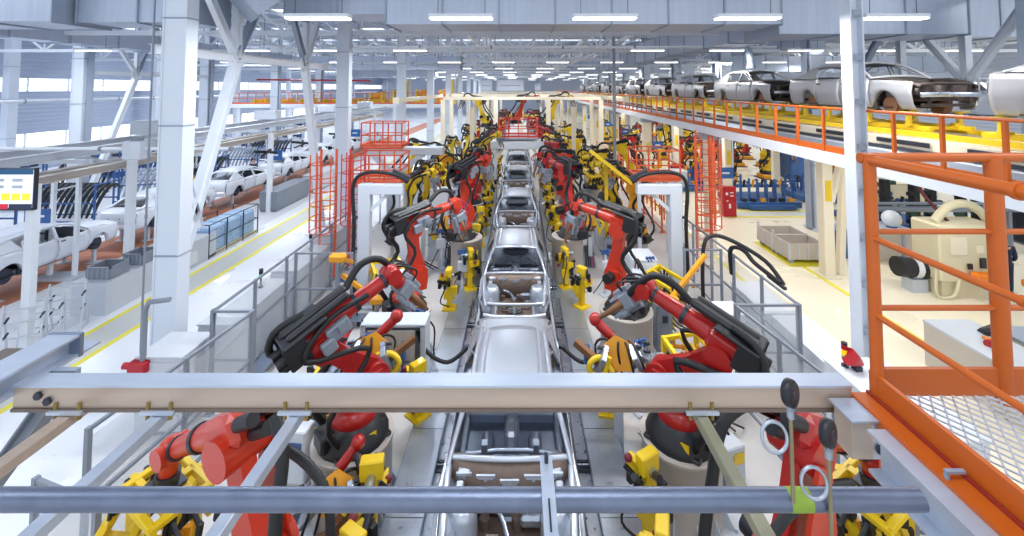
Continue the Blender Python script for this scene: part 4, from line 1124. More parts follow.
# ================================================================= FIXTURES BESIDE THE LINE
def clamp_stand(x, y, h, yaw, lab, grp='yellow clamp stands beside the line', v=0):
    t = thing('clamp_stand', lab, 'clamp stand', (x, y, .31 if (abs(x) < 2 and y < 12.9) else .21 if (abs(x) < 2 and y < 24) else 0), R(yaw), grp)
    MB().box((0, 0, .02), (.36, .36, .04)).box((0, 0, h / 2), (.13, .16, h), ch=.01).box((0, .05, h * .45), (.3, .08, .22)).build('post', YEL, t)
    MB().box((.02, 0, h + .1), (.16, .3, .24), ch=.015).box((.16, .1, h + .02), (.22, .1, .12)).box((.1, -.15, h - .2), (.3, .08, .16)).box((-.12, .05, h - .35), (.2, .14, .2)).build('bracket', YEL, t)
    c = MB()
    for i in range(5):
        a = i * 1.3 + v; q = Vector((.16 * math.cos(a), .2 * math.sin(a), h * (.55 + .13 * i)))
        c.cyl(q, q + Vector((.16 * math.cos(a), .08, .1)), .045, n=8).box(q + Vector((.12 * math.cos(a), 0, -.06)), (.08, .1, .14))
    c.build('clamp', BLACK, t)
    MB().ball((.1, -.2, h * .85), .05, n=8).ball((.17, .2, h + .12), .055, n=8).ball((.24, 0, h * .7), .045, n=8).build('knob', mat('burgundy_knob', lin(120, 24, 50), .4), t)
    MB().tube([(0, .1, .1), (.2, .3, .3), (.1, .25, h * .7), (0, .1, h)], .018, n=6, smooth_pts=4).build('air_hose', RUB, t)
    MB().cyl((-.26, 0, h + .02), (-.06, 0, h + .02), .06, n=12).build('cylinder', ZINC, t)
for k, y in enumerate((3.9, 5.1, 5.9, 8.3, 12.2)):
    clamp_stand(-1.95 + .05 * (k % 2), y, .75 + .12 * (k % 3), 20 + 40 * k, 'yellow clamp stand on the left side of the line, %s from the camera' % nth(k), v=k)
    clamp_stand(1.72 - .06 * (k % 2), y + .1, .75 + .12 * (k % 3), 200 - 40 * k, 'yellow clamp stand on the right side of the line, %s from the camera' % nth(k), v=k + 2)
def valve_stand(x, y, lab, h=1.25, hm=BLUE):
    t = thing('valve_stand', lab, 'valve stand', (x, y, 0), rnd.uniform(-.5, .5), 'grey valve stands between the robots')
    MB().bar((0, 0, 0), (0, 0, h), .07).box((0, 0, .02), (.35, .3, .04)).build('post', LITE, t)
    MB().box((.0, -.08, h * .72), (.3, .14, .34), ch=.02).build('valve_box', GREY, t)
    v = MB()
    for i in range(3): v.cyl((-.1 + i * .1, -.02, h), (-.1 + i * .1, -.02, h + .14), .045, n=8).cyl((-.1 + i * .1, -.12, h + .06), (-.1 + i * .1, .05, h + .06), .03, n=8)
    v.build('regulator', hm, t)
    MB().tube([(0, 0, h), (.3, .1, h * .8), (.25, .2, .3), (.5, .3, .03)], .02, n=6, smooth_pts=4).tube([(0, -.1, h * .7), (-.2, -.1, h * .4), (-.3, .2, .03)], .016, n=6, smooth_pts=4).build('hose', RUB, t)
k = 0
for (px, py, z) in ((462, 262, 1.0), (605, 262, 1.), (345, 295, .9), (388, 290, .8), (440, 240, 1), (650, 270, 1), (706, 318, 1), (580, 230, 1), (420, 345, .6), (640, 380, .6), (372, 372, .6), (570, 195, 1), (458, 190, 1)):
    p = onz(px, py, z); valve_stand(p.x, p.y, 'grey valve stand with blue regulators, standing %s' % ['beside the drum left of the second car', 'beside the drum right of the second car', 'at the foot of the left hose portal', 'behind the red robot left of the line', 'in front of the tall red robot', 'between the right robot and the hose portal', 'by the right mesh fence', 'close to the third car on the right', 'on the left walkway edge', 'on the right near the big drum', 'under the left robot gun', 'far right of the fourth car', 'far left of the fourth car'][k]); k += 1
# yellow tool tables and gripper racks under near robots
def gripper_rack(x, y, z, rz, lab, w=1.1, l=1.2, h=1.3):
    t = thing('gripper_rack', lab, 'rack', (x, y, 0), R(rz))
    f = MB()
    for sx in (-1, 1):
        for sy in (-1, 1):
            f.bar((sx * w / 2, sy * l / 2, 0), (sx * w / 2, sy * l / 2, z + (.25 if sy > 0 else 0)), .09, ch=.01)
        f.bar((sx * w / 2, -l / 2, z), (sx * w / 2, l / 2, z + .2), .08); f.bar((sx * w / 2, -l / 2, z * .5), (sx * w / 2, l / 2, z * .5), .07)
        f.bar((sx * w / 2, -l / 2, z * .5), (sx * w * .3, l / 2, z), .06)
    for sy in (-1, 1): f.bar((-w / 2, sy * l / 2, z + (.2 if sy > 0 else 0)), (w / 2, sy * l / 2, z + (.2 if sy > 0 else 0)), .08); f.bar((-w / 2, sy * l / 2, z * .45), (w / 2, sy * l / 2, z * .45), .07)
    f.bar((0, -l / 2, z), (0, l / 2, z + .2), .07); f.bar((-w / 2, 0, z), (w / 2, .1, z - .3), .07)
    f.build('frame', YEL, t)
    for i in range(22):
        c = MB(); a = rnd.uniform(0, 6.28); q = Vector((rnd.uniform(-.6, .6) * w, rnd.choice((-.55, -.3, 0, .3, .55)) * l, z * rnd.uniform(.3, 1.05)))
        d = Vector((math.cos(a), math.sin(a), rnd.uniform(-.4, .8))) * .22
        c.cyl(q, q + d, .04, n=8).box(q + d * 1.1, (.1, .06, .1)).cyl(q + d * .2, q + d * .2 + Vector((0, 0, .16)), .03, n=6)
        c.build('clamp', BLACK if i % 5 else YELO, t)
    h_ = MB()
    for i in range(4): h_.tube([(rnd.uniform(-.5, .5), rnd.uniform(-.5, .5), .1), (rnd.uniform(-.5, .5), rnd.uniform(-.5, .5), z * .6), (rnd.uniform(-.4, .4), rnd.uniform(-.4, .4), z * .9)], .02, n=6, smooth_pts=4)
    h_.build('hose', RUB, t)
gripper_rack(-3.85, 4.6, 1.9, 12, 'yellow gripper frame with black clamps at the lower left behind the round pipe', .62, .8)
gripper_rack(3.75, 4.6, 1.9, -14, 'yellow gripper frame with black clamps at the lower right beside the platform', .75, .8)
gripper_rack(4.5, 4.5, 1.5, 10, 'lower yellow clamp frame below the orange platform edge')
gripper_rack(-3.3, 4.35, 1.2, 10, 'lower yellow clamp frame at the bottom left behind the round pipe', .6, .6)
for k, (x, y) in enumerate(((-3.4, 8.2), (3.5, 9.0), (-3.9, 13), (4.1, 12.4))):
    gripper_rack(x, y, .95, 15 * k, 'small yellow tool rack with black clamps %s' % ['by the left red arm', 'by the right red arm', 'behind the left hose portal', 'behind the right hose portal'][k], .8, .8)

for k, y in enumerate((13.6, 15.5, 17.2, 19.8, 21.4, 23, 27, 29, 31.5)):
    clamp_stand(-1.55, y, 1.0 + .15 * (k % 3), 20 + 40 * k, 'yellow clamp stand left of the distant cars, %s in the row' % nth(k, ''), 'distant yellow clamp stands', v=k)
    clamp_stand(1.42, y + .1, 1.0 + .15 * (k % 3), 200 - 40 * k, 'yellow clamp stand right of the distant cars, %s in the row' % nth(k, ''), 'distant yellow clamp stands', v=k + 2)
def gun_stand(px, py, z, rz, lab, s_=1., mir=1):
    p = onz(px, py, z); t = thing('gun_dock', lab, 'tool dock', (p.x, p.y, 0), rz); t.scale = (mir * s_, s_, s_)
    MB().box((0, 0, z / 2 - .2), (.16, .16, z - .4)).box((0, 0, .02), (.5, .5, .04)).build('post', LITE, t)
    MB().prism([(-.25, -.2), (.2, -.25), (.3, .1), (.05, .3), (-.28, .18)], .09, Matrix.Translation((0, -.1, z)) @ Matrix.Rotation(R(65), 4, 'X')).box((.1, .1, z - .2), (.3, .3, .25), ch=.03).build('ochre_plate', YELO, t)
    for i, (x, y, a) in enumerate(((-.35, -.1, .5), (-.5, .05, .9), (.3, -.25, -.4))):
        o = MB().box((x, y, z - .05), (.09, .3, .5), rot=Matrix.Rotation(a, 4, 'Y') @ Matrix.Rotation(.4, 4, 'X'), ch=.01).build('grey_bracket', ZINC, t)
        h = MB()
        for q in range(3): h.cyl((x - .06, y - .1 + .08 * q, z - .05 + .1 * q), (x + .06, y - .1 + .08 * q, z - .05 + .1 * q), .03, n=8)
        h.build('bolt', DARK, o)
    MB().bar((.0, -.35, z - .25), (.75, -.1, z + .15), .12, .1).bar((-.6, -.3, z - .4), (.1, -.4, z - .3), .1, .08).build('brown_arm', COPPER, t)
    MB().cyl((.1, .25, z + .1), (.35, .3, z + .3), .09, n=12).ball((.4, .32, z + .36), .12, n=12).build('red_actuator', RED, t)
    c = MB()
    for i in range(5): c.tube([(-.5 + .2 * i, -.2, z - .4), (-.4 + .2 * i, -.35 + .1 * i, z + .05), (-.2 + .1 * i, 0, z + .2), (.1, .2, z - .1)], .022, n=6, smooth_pts=4)
    c.build('cable', RUB, t)
    v = MB()
    for i in range(3): v.cyl((.55, -.1 + .1 * i, z - .2), (.55, -.1 + .1 * i, z), .05, n=8)
    v.build('blue_valve', BLUE, t)
    MB().tube([(.3, -.3, z - .45), (.5, -.35, z - .1), (.3, -.3, z + .05), (.1, -.35, z - .15)], .05, n=8, smooth_pts=4).bar((.35, -.4, z - .5), (.15, -.38, z + .12), .07).build('yellow_hook', YEL, t)
gun_stand(372, 348, 1.7, .2, 'tool dock with ochre plate, yellow hooks and blue valves beside the left red arm')
gun_stand(618, 352, 1.7, -.2, 'tool dock with ochre plate and grey brackets beside the right red arm', mir=-1)
gun_stand(335, 465, 1.5, .5, 'tool dock with coloured hoses below the beam at the left drum', .8)
gun_stand(345, 352, 1.3, 1.2, 'lower tool dock with silver brackets left of the grey console', .9)
gun_stand(655, 365, 1.3, 2.0, 'lower tool dock with silver brackets right of the near walkway', .9)
gun_stand(590, 215, 1.6, 0, 'tool dock beside the beige drum near the third car', .9); gun_stand(445, 218, 1.6, 0, 'tool dock near the tall red robot left of the third car', .9)
k = 0
for y in (5.2, 7.4, 8.6, 10.9, 12.6, 14.6, 16.4, 18, 20.2, 22.6, 25, 27.5):
    for s in (-1, 1):
        x = s * (3.1 + .9 * rnd.random()); t = thing('junction_box', 'grey junction box with cables on the %s cell floor, %s from the camera' % ('left' if s < 0 else 'right', nth(k // 2)), 'junction box', (x, y, 0), rnd.uniform(-.4, .4), 'junction boxes on the cell floor')
        h = .5 + .8 * rnd.random(); MB().box((0, 0, h / 2), (.4, .3, h), ch=.02).build('casing', [LITE, MIDG, WHITE][k % 3], t); MB().box((.05, -.16, h * .7), (.2, .02, .16)).build('switch_plate', [YEL, DARK, BLUE][k % 3], t)
        c = MB()
        for i in range(3): c.tube([(-.1 + i * .1, .1, h), (0, .3, h + .2), (.3 + .1 * i, .5, .4), (.6 + .2 * i, .7, .03)], .02, n=6, smooth_pts=4)
        c.build('cable', RUB, t); k += 1
for k, (x, y, s) in enumerate(((-2.9, 5.2, 1), (2.9, 5.2, -1), (-3.2, 7.6, 1), (3.1, 7.8, -1), (-3, 11.6, 1), (3, 11.6, -1), (-2.6, 16.6, 1), (2.6, 16.6, -1))):
    t = thing('floor_cable_tray', 'zinc floor tray with black cables, pair %s from the camera, %s side' % (nth(k // 2), 'left' if s > 0 else 'right'), 'cable tray', (x, y, 0), .12 * s, 'cable trays on the cell floor')
    MB().box((0, 0, .03), (.4, 2.0, .04)).box((-.2, 0, .07), (.02, 2.0, .1)).box((.2, 0, .07), (.02, 2.0, .1)).build('tray', GALV, t)
    for i in range(4): MB().tube([(-.12 + i * .08, -1.0, .08), (-.1 + i * .07, 0, .09), (-.12 + i * .08, 1.0, .08)], .025, n=6).build('cable', [RUB, RUB, DARK, PINK][i], t)
# ================================================================= PORTALS, LADDERS, PLATFORMS
def hose_portal(s, lab):
    X = s * 4.62; t = thing('hose_portal', lab, 'portal', (X, 13, 0))
    h = 3.55
    MB().box((0, 0, h / 2), (.36, .3, h), ch=.02).box((-s * .5, 0, h - .16), (1.3, .26, .3), ch=.02).build('frame', LITE, t)
    MB().bar((-s * .1, 0, h - .85), (-s * .7, 0, h - .3), .1).build('corner_brace', LITE, t)
    MB().box((0, 0, .03), (.7, .6, .06)).build('base_plate', LITE, t)
    MB().tube([(-s * 1.3, -.1, h + .05), (-s * .9, -.15, h + .3), (-s * .1, -.15, h + .35), (s * .3, -.15, h), (s * .26, -.15, h - 1.2), (s * .28, -.15, .9), (s * .1, -.2, .1)], .055, n=10, smooth_pts=5).build('hose', RUB, t)
    c = MB()
    for z in (.8, 1.7, 2.6): c.box((s * .22, -.15, z), (.14, .12, .06))
    c.build('hose_clip', DARK, t)
    MB().bar((-s * 1.35, -.1, h + .15), (-s * .85, -.1, h + .38), .14).build('end_arm', DARK, t)
hose_portal(-1, 'light grey hose portal with black hose on the left of the line'); hose_portal(1, 'light grey hose portal with black hose on the right of the line')

def caged_ladder(x, y, z0, z1, lab, m=ORD, rz=0):
    t = thing('caged_ladder', lab, 'ladder', (x, y, 0), rz)
    for s in (-1, 1): MB().bar((s * .25, 0, z0), (s * .25, 0, z1 + 1.0), .06).build('rail', m, t)
    r = MB(); n = int((z1 - z0) / .28)
    for i in range(n): r.cyl((-.25, 0, z0 + .2 + i * .28), (.25, 0, z0 + .2 + i * .28), .016, n=6)
    r.build('rung', m, t)
    c = MB()
    for i in range(int((z1 - z0 + .9 - 1.6) / .42) + 1):
        z = z0 + 1.6 + i * .42; c.tube([(.36 * math.cos(a), -.38 + .40 * math.sin(a), z) for a in [R(60) - R(300) * k / 12 for k in range(13)]], .018, n=5)
    c.build('cage_hoop', m, t)
    v = MB()
    for k in range(5):
        a = R(30) - R(240) * k / 4; v.bar((.37 * math.cos(a), -.38 + .41 * math.sin(a), z0 + 1.6), (.37 * math.cos(a), -.38 + .41 * math.sin(a), z1 + .9), .03)
    v.build('cage_strip', m, t)
caged_ladder(-6.25, 14.2, .3, 3.4, 'orange caged ladder left of the hose portal')
caged_ladder(-5.6, 15.0, .3, 3.3, 'red caged ladder behind the left hose portal', mat('ladder_red', lin(206, 64, 60), .45))
caged_ladder(6.15, 14.6, .3, 3.7, 'orange caged ladder right of the right hose portal')
caged_ladder(6.9, 16.4, .3, 3.8, 'second orange caged ladder further right in front of the red cabinet')

def small_platform(x, y, z, w, d, lab, m=ORD, legs=True, beam=False):
    t = thing('service_platform', lab, 'platform', (x, y, 0))
    MB().box((0, 0, z), (w, d, .08)).build('deck', LITE if beam else m, t)
    f = MB(); n = max(2, int(w / .55))
    for sy in (-1, 1):
        for i in range(n + 1): f.bar((-w / 2 + w * i / n, sy * d / 2, z), (-w / 2 + w * i / n, sy * d / 2, z + 1.1), .05)
        for hh in (.12, .55, 1.08): f.bar((-w / 2, sy * d / 2, z + hh), (w / 2, sy * d / 2, z + hh), .045 if hh > .2 else .1)
    for sx in (-1, 1):
        for hh in (.12, .55, 1.08): f.bar((sx * w / 2, -d / 2, z + hh), (sx * w / 2, d / 2, z + hh), .045 if hh > .2 else .1)
    f.build('railing', m, t)
    if legs:
        for sx in (-1, 1):
            for sy in (-1, 1): MB().bar((sx * (w / 2 - .1), sy * (d / 2 - .1), 0), (sx * (w / 2 - .1), sy * (d / 2 - .1), z), .12).build('leg', LITE, t)
    return t
small_platform(-5.15, 16.2, 2.9, 1.7, 1.2, 'orange railed platform at the top of the left ladders')
small_platform(5.1, 16.6, 3.0, 1.6, 1.2, 'orange railed platform beside the right ladders')
# Y shaped bracket carrying the orange cage
t = thing('cantilever_stand', 'grey stand with Y shaped head carrying an orange cage left of the line', 'stand', (-5.6, 19.3, 0))
MB().box((.55, 0, 3.62), (3.3, .5, .34), ch=.02).build('beam', LITE, t)
MB().box((0, 0, 1.4), (.5, .4, 2.8)).build('post', LITE, t)
MB().bar((0, 0, 2.5), (-.9, 0, 3.45), .25).bar((0, 0, 2.5), (1.3, 0, 3.45), .25).build('arm', LITE, t)
small_platform(-6.0, 19.3, 3.8, 1.75, 1.1, 'orange cage standing on the grey cantilever stand', legs=False)
small_platform(-.1, 25.2, 3.55, 2.2, 1.6, 'red railed platform on top of the white portal over the line', mat('rail_red', lin(214, 70, 50), .45), legs=False, beam=True)
# white portal across the line
t = thing('line_portal', 'white portal frame over the fifth car of the line', 'portal', (-.1, 24.4, 0))
MB().box((0, .4, 3.2), (3.1, 1.4, .42), ch=.03).build('lintel', WHITE, t)
for s in (-1, 1):
    MB().box((s * 1.36, .3, 1.5), (.3, .8, 3.0), ch=.02).build('leg', WHITE, t)
    MB().bar((s * 1.25, -.05, 2.4), (s * .8, -.05, 3.05), .14).build('corner_brace', CREAM, t)
# long cream gantries behind
def gantry(y, x0, x1, z, lab, n=4, m=CREAM, hh=.22):
    t = thing('cross_gantry', lab, 'gantry', (x0, y, 0), 0, 'cream gantries crossing the line')
    MB().box(((x1 - x0) / 2, 0, z), (x1 - x0, .35, hh)).build('beam', m, t)
    for i in range(n): MB().box(((x1 - x0) * i / (n - 1), 0, z / 2 - hh / 4), (.32, .3, z - hh / 2)).build('post', m, t)
gantry(31.5, -5.6, 5.9, 5.65, 'nearest cream gantry crossing the line behind the red robots', 4)
gantry(41, -6.5, 6.8, 5.7, 'second cream gantry crossing the line', 5)
gantry(54, -6.5, 6.8, 5.6, 'third cream gantry crossing the line', 5)
gantry(72, -6.5, 6.8, 5.7, 'farthest cream gantry crossing the line', 5)
for k, (y, s) in enumerate([(y, s) for y in (27, 35.5, 38, 46, 50, 60) for s in (-1, 1)]):
    t = thing('cell_post', 'cream cell post, pair %s from the camera, %s of the line' % (ORDS[k // 2], 'left' if s < 0 else 'right'), 'post', (s * (3.0 + .35 * (k % 3)), y, 0), 0, 'cream cell posts behind the portal')
    MB().box((0, 0, 2.6), (.24, .24, 5.2)).build('shaft', CREAM, t); MB().box((0, 0, .02), (.45, .45, .04)).build('foot', CREAM, t)
for k, (x, y) in enumerate(((-6.9, 31), (-6.9, 48), (6.4, 33), (6.4, 49))):
    t = thing('longitudinal_rail', 'cream rail running lengthwise above the cells, %s' % ['near left', 'far left', 'near right', 'far right'][k], 'rail', (x, y, 5.7), 0)
    MB().box((0, 0, 0), (.25, 14, .25)).build('rail', CREAM, t); MB().box((0, -7, 0), (.35, .05, .35)).build('end_plate', CREAM, t)
# white boxes far at the end wall
for k, (x, w_) in enumerate(((-5.6, 2.0), (-1.6, 4.6), (3.0, 1.0))):
    t = thing('rooftop_unit', '%s pale air unit standing on the far gantry before the end wall' % ['left', 'large middle', 'small right'][k], 'air unit', (x, 72, 5.88))
    MB().box((0, 0, 1.0 - .3 * (k == 2)), (w_, 1.6, 2.0 - .8 * (k == 2)), ch=.15).build('casing', LITE, t); MB().box((0, -.81, .9), (w_ * .7, .03, .1)).build('louvre', MIDG, t)

# ================================================================= GUARD FENCES AND CABINETS
PLEX = mat('clear_panel', lin(214, 222, 230), .2, alpha=.2)
def fence(p0, p1, h, lab, n=None, panel=True, m=MIDG):
    p0, p1 = Vector((*p0, 0)), Vector((*p1, 0)); d = p1 - p0; L = d.length; n = n or max(1, round(L / 1.3))
    t = thing('guard_fence', lab, 'fence', p0, math.atan2(d.y, d.x), 'guard fences of the robot cells')
    for i in range(n + 1):
        MB().box((L * i / n, 0, h / 2), (.06, .06, h)).box((L * i / n, 0, .01), (.16, .16, .02)).build('post', m, t)
    for z in (h - .03, h * .52, .15): MB().bar((0, 0, z), (L, 0, z), .045).build('rail', m, t)
    if panel:
        for i in range(n): MB().box((L * (i + .5) / n, 0, h * .52), (L / n - .1, .008, h * .82)).build('panel', PLEX, t)
fence((-6.1, 8.76), (-5.3, 8.76), 2.0, 'short guard fence facing the camera left of the red arm', 1)
fence((-6.1, 8.8), (-6.1, 15.5), 2.0, 'long guard fence running back beside the left cabinets')
fence((-6.0, 11.75), (-4.5, 11.75), 2.0, 'open rail fence in front of the left hose portal', 1, False)
fence((-5.3, 8.7), (-5.6, 5.8), 2.0, 'guard fence running from the left cell towards the foreground beam')
fence((-5.6, 5.2), (-4.6, 4.9), 1.9, 'guard fence behind the lower left yellow frame', 1)
fence((4.4, 9.0), (5.7, 9.0), 2.0, 'short guard fence facing the camera right of the black hose box', 1)
fence((5.7, 9.05), (5.6, 15.5), 2.0, 'long guard fence running back beside the right ladders')
fence((4.4, 8.9), (4.9, 5.6), 2.0, 'guard fence running from the right cell towards the foreground beam')
fence((4.5, 12.0), (5.5, 12.0), 2.0, 'open rail fence at the right hose portal', 1, False)
for k, (a, b) in enumerate((((-6.6, 17), (-6.6, 23)), ((6.3, 18), (6.3, 25)), ((-6.6, 25), (-6.6, 34)), ((6.4, 26), (6.4, 36)))):
    fence(a, b, 2.0, 'distant guard fence %s' % ['left of the yellow robots', 'right of the yellow robots', 'far left beyond the cage', 'far right along the aisle'][k], None, False, m=LITE if k % 2 == 0 else ORD)
for k, (x, y) in enumerate(((7.0, 19), (7.05, 22), (7.1, 25.5), (6.9, 29))):
    railing('orange guard rail along the right aisle, %s from the camera' % nth(k), (x, y, 0), (x, y + 2.2, 0), 3, 2.0, ORD, (1.0, .66, .33), 0, .025, .06, group='orange guard rails of the right aisle')

def cabinet(x, y, w, d, h, lab, m=GREY, doors=2, group='grey control cabinets', slope=0, face=1, ind=True):
    t = thing('control_cabinet', lab, 'cabinet', (x, y, 0), 0, group)
    MB().box((0, 0, h / 2 + .04), (w, d, h - .08), ch=.012).build('casing', m, t)
    MB().box((0, 0, .04), (w - .06, d - .06, .08)).build('plinth', MIDG, t)
    MB().box((0, 0, h + .01), (w + .04, d + .04, .03)).build('lid', m, t)
    for i in range(doors):
        yy = -d / 2 + d * (i + .5) / doors
        o = MB().box((-face * (w / 2 + .01), yy, h / 2 + .03), (.02, d / doors - .04, h - .22), ch=.006).build('door', m, t)
        MB().box((-face * (w / 2 + .03), yy + d / doors * .35, h * .55), (.03, .03, .16)).build('handle', DARK, o)
    o = MB().box((0, -d / 2 - .01, h / 2 + .03), (w - .1, .02, h - .22), ch=.006).build('end_panel', m, t)
    if ind: MB().box((.1 * face, -d / 2 - .025, h * .72), (.16, .02, .1)).build('plate', STEELG, o)
    return t
CB = [(-6.68, 8.62, .85, .8, 1.4), (-6.55, 10.6, .75, 2.2, 1.3), (-6.55, 13.2, .75, 2.0, 1.3), (-6.7, 15.8, .75, 2.0, 1.4)]
for k, (x, y, w_, d, h) in enumerate(CB): cabinet(x, y, w_, d, h, '%s grey control cabinet in the row behind the left column' % nth(k), face=1)
CB = [(6.25, 7.4, 1.05, 1.9, 1.3), (6.3, 9.5, .75, 1.7, 1.05), (6.3, 11.5, .75, 1.7, .95)]
for k, (x, y, w_, d, h) in enumerate(CB): cabinet(x, y, w_, d, h, '%s pale control cabinet in the row right of the guard fence' % nth(k), m=WHITE, face=-1)
CB = [(-3.4, 18.6, .75, .6, 2.1, 'tall pale cabinet left of the tall red robot'), (-3.9, 15.6, .9, .7, 1.5, 'pale cabinet behind the red robot left of the line'), (-3.3, 12.0, .8, .6, 1.3, 'low pale cabinet behind the left orange red robot'), (3.5, 17.5, .8, .7, 1.6, 'pale cabinet right of the beige drum'), (3.7, 13.4, .7, .9, 1.3, 'low pale cabinet between red robot and right portal'), (-5.0, 22.5, .9, .8, 2.2, 'distant pale cabinet by the cantilever stand'), (4.9, 10.6, .7, .6, 1.1, 'low grey box inside the right cell fence')]
for (x, y, w_, d, h, lab) in CB: cabinet(x, y, w_, d, h, lab, m=WHITE, doors=1, group='pale boxes among the robots')
# big grey console frame left under third robot
t = thing('machine_console', 'grey boxed console with rounded opening in front of the left red robot', 'console', (-2.62, 9.35, 0))
MB().box((-.62, 0, .75), (.1, .5, 1.5)).box((.62, 0, .75), (.1, .5, 1.5)).box((0, 0, 1.5), (1.34, .5, .08), ch=.02).box((0, .2, .75), (1.2, .06, 1.4)).box((0, -.1, .7), (1.2, .5, .05)).build('frame', LITE, t)
MB().box((-.05, -.20, 1.08), (1.0, .03, .62), ch=.01).build('cover_panel', PED, t)
v = MB()
for i in range(4): v.cyl((-.4 + i * .2, -.28, .72), (-.4 + i * .2, -.28, .9), .05, n=8).ball((-.4 + i * .2, -.28, .95), .05, n=8)
v.build('regulator', BLUE, t)
# floor frames (low platform left)
t = thing('low_step_platform', 'low U shaped zinc step platform on the floor of the left cell', 'platform', (-5.15, 10.3, 0))
MB().box((-.6, .4, .25), (.35, 2.6, .05)).box((.2, 1.55, .25), (1.5, .35, .05)).box((-.3, -.9, .25), (1.0, .35, .05)).build('tread', GALV, t)
s = MB()
for (x, y) in ((-.7, -.9), (-.7, 1.6), (.1, -.9), (.8, 1.6), (-.7, .4)): s.box((x, y, .12), (.07, .07, .24))
s.build('foot', DARK, t)
# signal towers
def signal_tower(x, y, z, h, lab, cols=(CRIM, LENSA, LENSG)):
    t = thing('signal_tower', lab, 'signal lamp', (x, y, z))
    MB().cyl((0, 0, 0), (0, 0, h), .02, n=8).cyl((0, 0, 0), (0, 0, .03), .06, n=10).build('pole', DARK, t)
    for i, m in enumerate(reversed(cols)): MB().cyl((0, 0, h + .09 * i), (0, 0, h + .085 * (i + 1)), .05, n=12).build('lens', m, t)
    MB().cyl((0, 0, h + .09 * len(cols)), (0, 0, h + .09 * len(cols) + .03), .05, n=12).build('cap', BLACK, t)
_q = onz(845, 366, 1.33); signal_tower(_q.x, _q.y, 1.33, .12, 'signal tower with red, amber and green lenses on the nearest right cabinet')
signal_tower(-6.6, 11.2, 1.33, .25, 'signal lamp with green lens on the second left cabinet', (BLACK, LENSG))
signal_tower(-6.6, 13.8, 1.33, .25, 'signal lamp on the third left cabinet', (BLACK, LENSG))
t = thing('warning_horn', 'red warning horn on the nearest right cabinet', 'horn', tuple(onz(857, 370, 1.33)))
MB().lathe([(.03, -.12), (.07, -.06), (.1, .0), (.15, .14), (.15, .16)], (0, 0, .16), n=16, rot=Matrix.Rotation(R(-60), 4, 'Y')).build('horn', CRIM, t)
MB().box((0, 0, .04), (.12, .12, .08)).build('bracket', DARK, t)
t = thing('valve_block', 'red valve block with grey elbow pipe beside the nearest left column', 'valve', tuple(ony(140, 366, 8.2)))
MB().box((0, 0, 0), (.34, .2, .2), ch=.02).cyl((-.2, 0, 0), (-.3, 0, 0), .06, n=10).build('block', CRIM, t)
MB().tube([(.05, 0, .1), (.05, 0, 1.0), (.12, 0, 1.15), (.5, 0, 1.2)], .05, n=8).tube([(.05, 0, -.1), (.05, 0, -.6)], .05, n=8).build('elbow_pipe', MIDG, t)
# cable carrier loop on the right fence
t = thing('cable_carrier', 'black looped cable carrier on the right guard fence', 'cable carrier', (5.75, 11.0, 2.0)); t.scale = (.6, .75, .6)
MB().tube([(-.2, .9, -.9), (-.25, .9, .1), (-.1, .7, .35), (.1, .4, .3), (.2, 0, .05), (.35, -.8, -.1), (.4, -1.2, -.15)], .09, n=6, smooth_pts=5).build('chain', RUB, t)
MB().box((.38, -1.0, -.2), (.12, .9, .1)).build('guide', DARK, t)
t = thing('hose_line', 'black hose hanging over the right cell from ladder to fence', 'hose', (4.7, 11.3, 0))
MB().tube([(0, 0, .6), (.02, 0, 2.2), (.3, .1, 2.55), (.8, 0, 2.45), (1.4, -.4, 2.1), (1.6, -.8, 1.7)], .05, n=8, smooth_pts=5).build('hose', RUB, t)
MB().box((0, 0, .3), (.12, .12, .6)).build('stand', DARK, t)
# line hoses crossing the walkways
for s, lab in ((-1, 'left'), (1, 'right')):
    t = thing('floor_hose', 'black hose sagging from the %s drum to the line' % lab, 'hose', (s * 1.9 - .1, 9.3, 0))
    MB().tube([(s * .15, 0, 1.3), (-s * .05, -.1, .95), (-s * .5, -.15, .75), (-s * .9, 0, .95)], .04, n=8, smooth_pts=6).build('hose', RUB, t)
    MB().cyl((-s * .85, 0, .95), (-s * .98, .02, .98), .055, n=8).build('coupling', DARK, t)
# yellow linkage arms
for k, (a, b) in enumerate((((342, 275, 1.8), (378, 300, 1.2)), ((705, 255, 2.2), (670, 300, 1.4)), ((352, 262, 1.8), (338, 258, 2.4)))):
    p, q = onz(*a), onz(*b); t = thing('balance_arm', 'amber balance arm %s' % ['slanting above the left red arm', 'slanting beside the right hose portal', 'short one at the left portal'][k], 'arm', (q.x, q.y, 0))
    p = Vector((p.x - q.x, p.y - q.y, p.z)); MB().bar(p, (0, 0, q.z), .09).build('arm', YELO, t)
    MB().box((0, 0, q.z), (.4, .2, .2), ch=.05).build('head', YELO, t); MB().bar((0, 0, 0), (0, 0, q.z - .08), .08).build('post', MIDG, t)
# tilted dark panel with yellow edge
t = thing('tilted_panel', 'tilted grey ribbed panel with yellow edge held beside the right robots', 'panel', (3.35, 16.6, 3.5))
rt = Matrix.Rotation(R(38), 4, 'Y')
MB(rt).box((0, 0, 0), (1.9, 1.2, .06)).build('sheet', DARK, t)
rb = MB(rt)
for i in range(5): rb.box((-.8 + i * .4, 0, .045), (.06, 1.15, .04))
rb.build('rib', MIDG, t)
MB(rt).box((0, -.62, 0), (1.95, .08, .12)).build('edge', YEL, t)
MB().bar((0, .3, -3.5), (0, .3, 0), .12).build('post', YEL, t)

# ================================================================= LEFT AISLE
def onf(px, py, z=0): return onz(px, py, z)
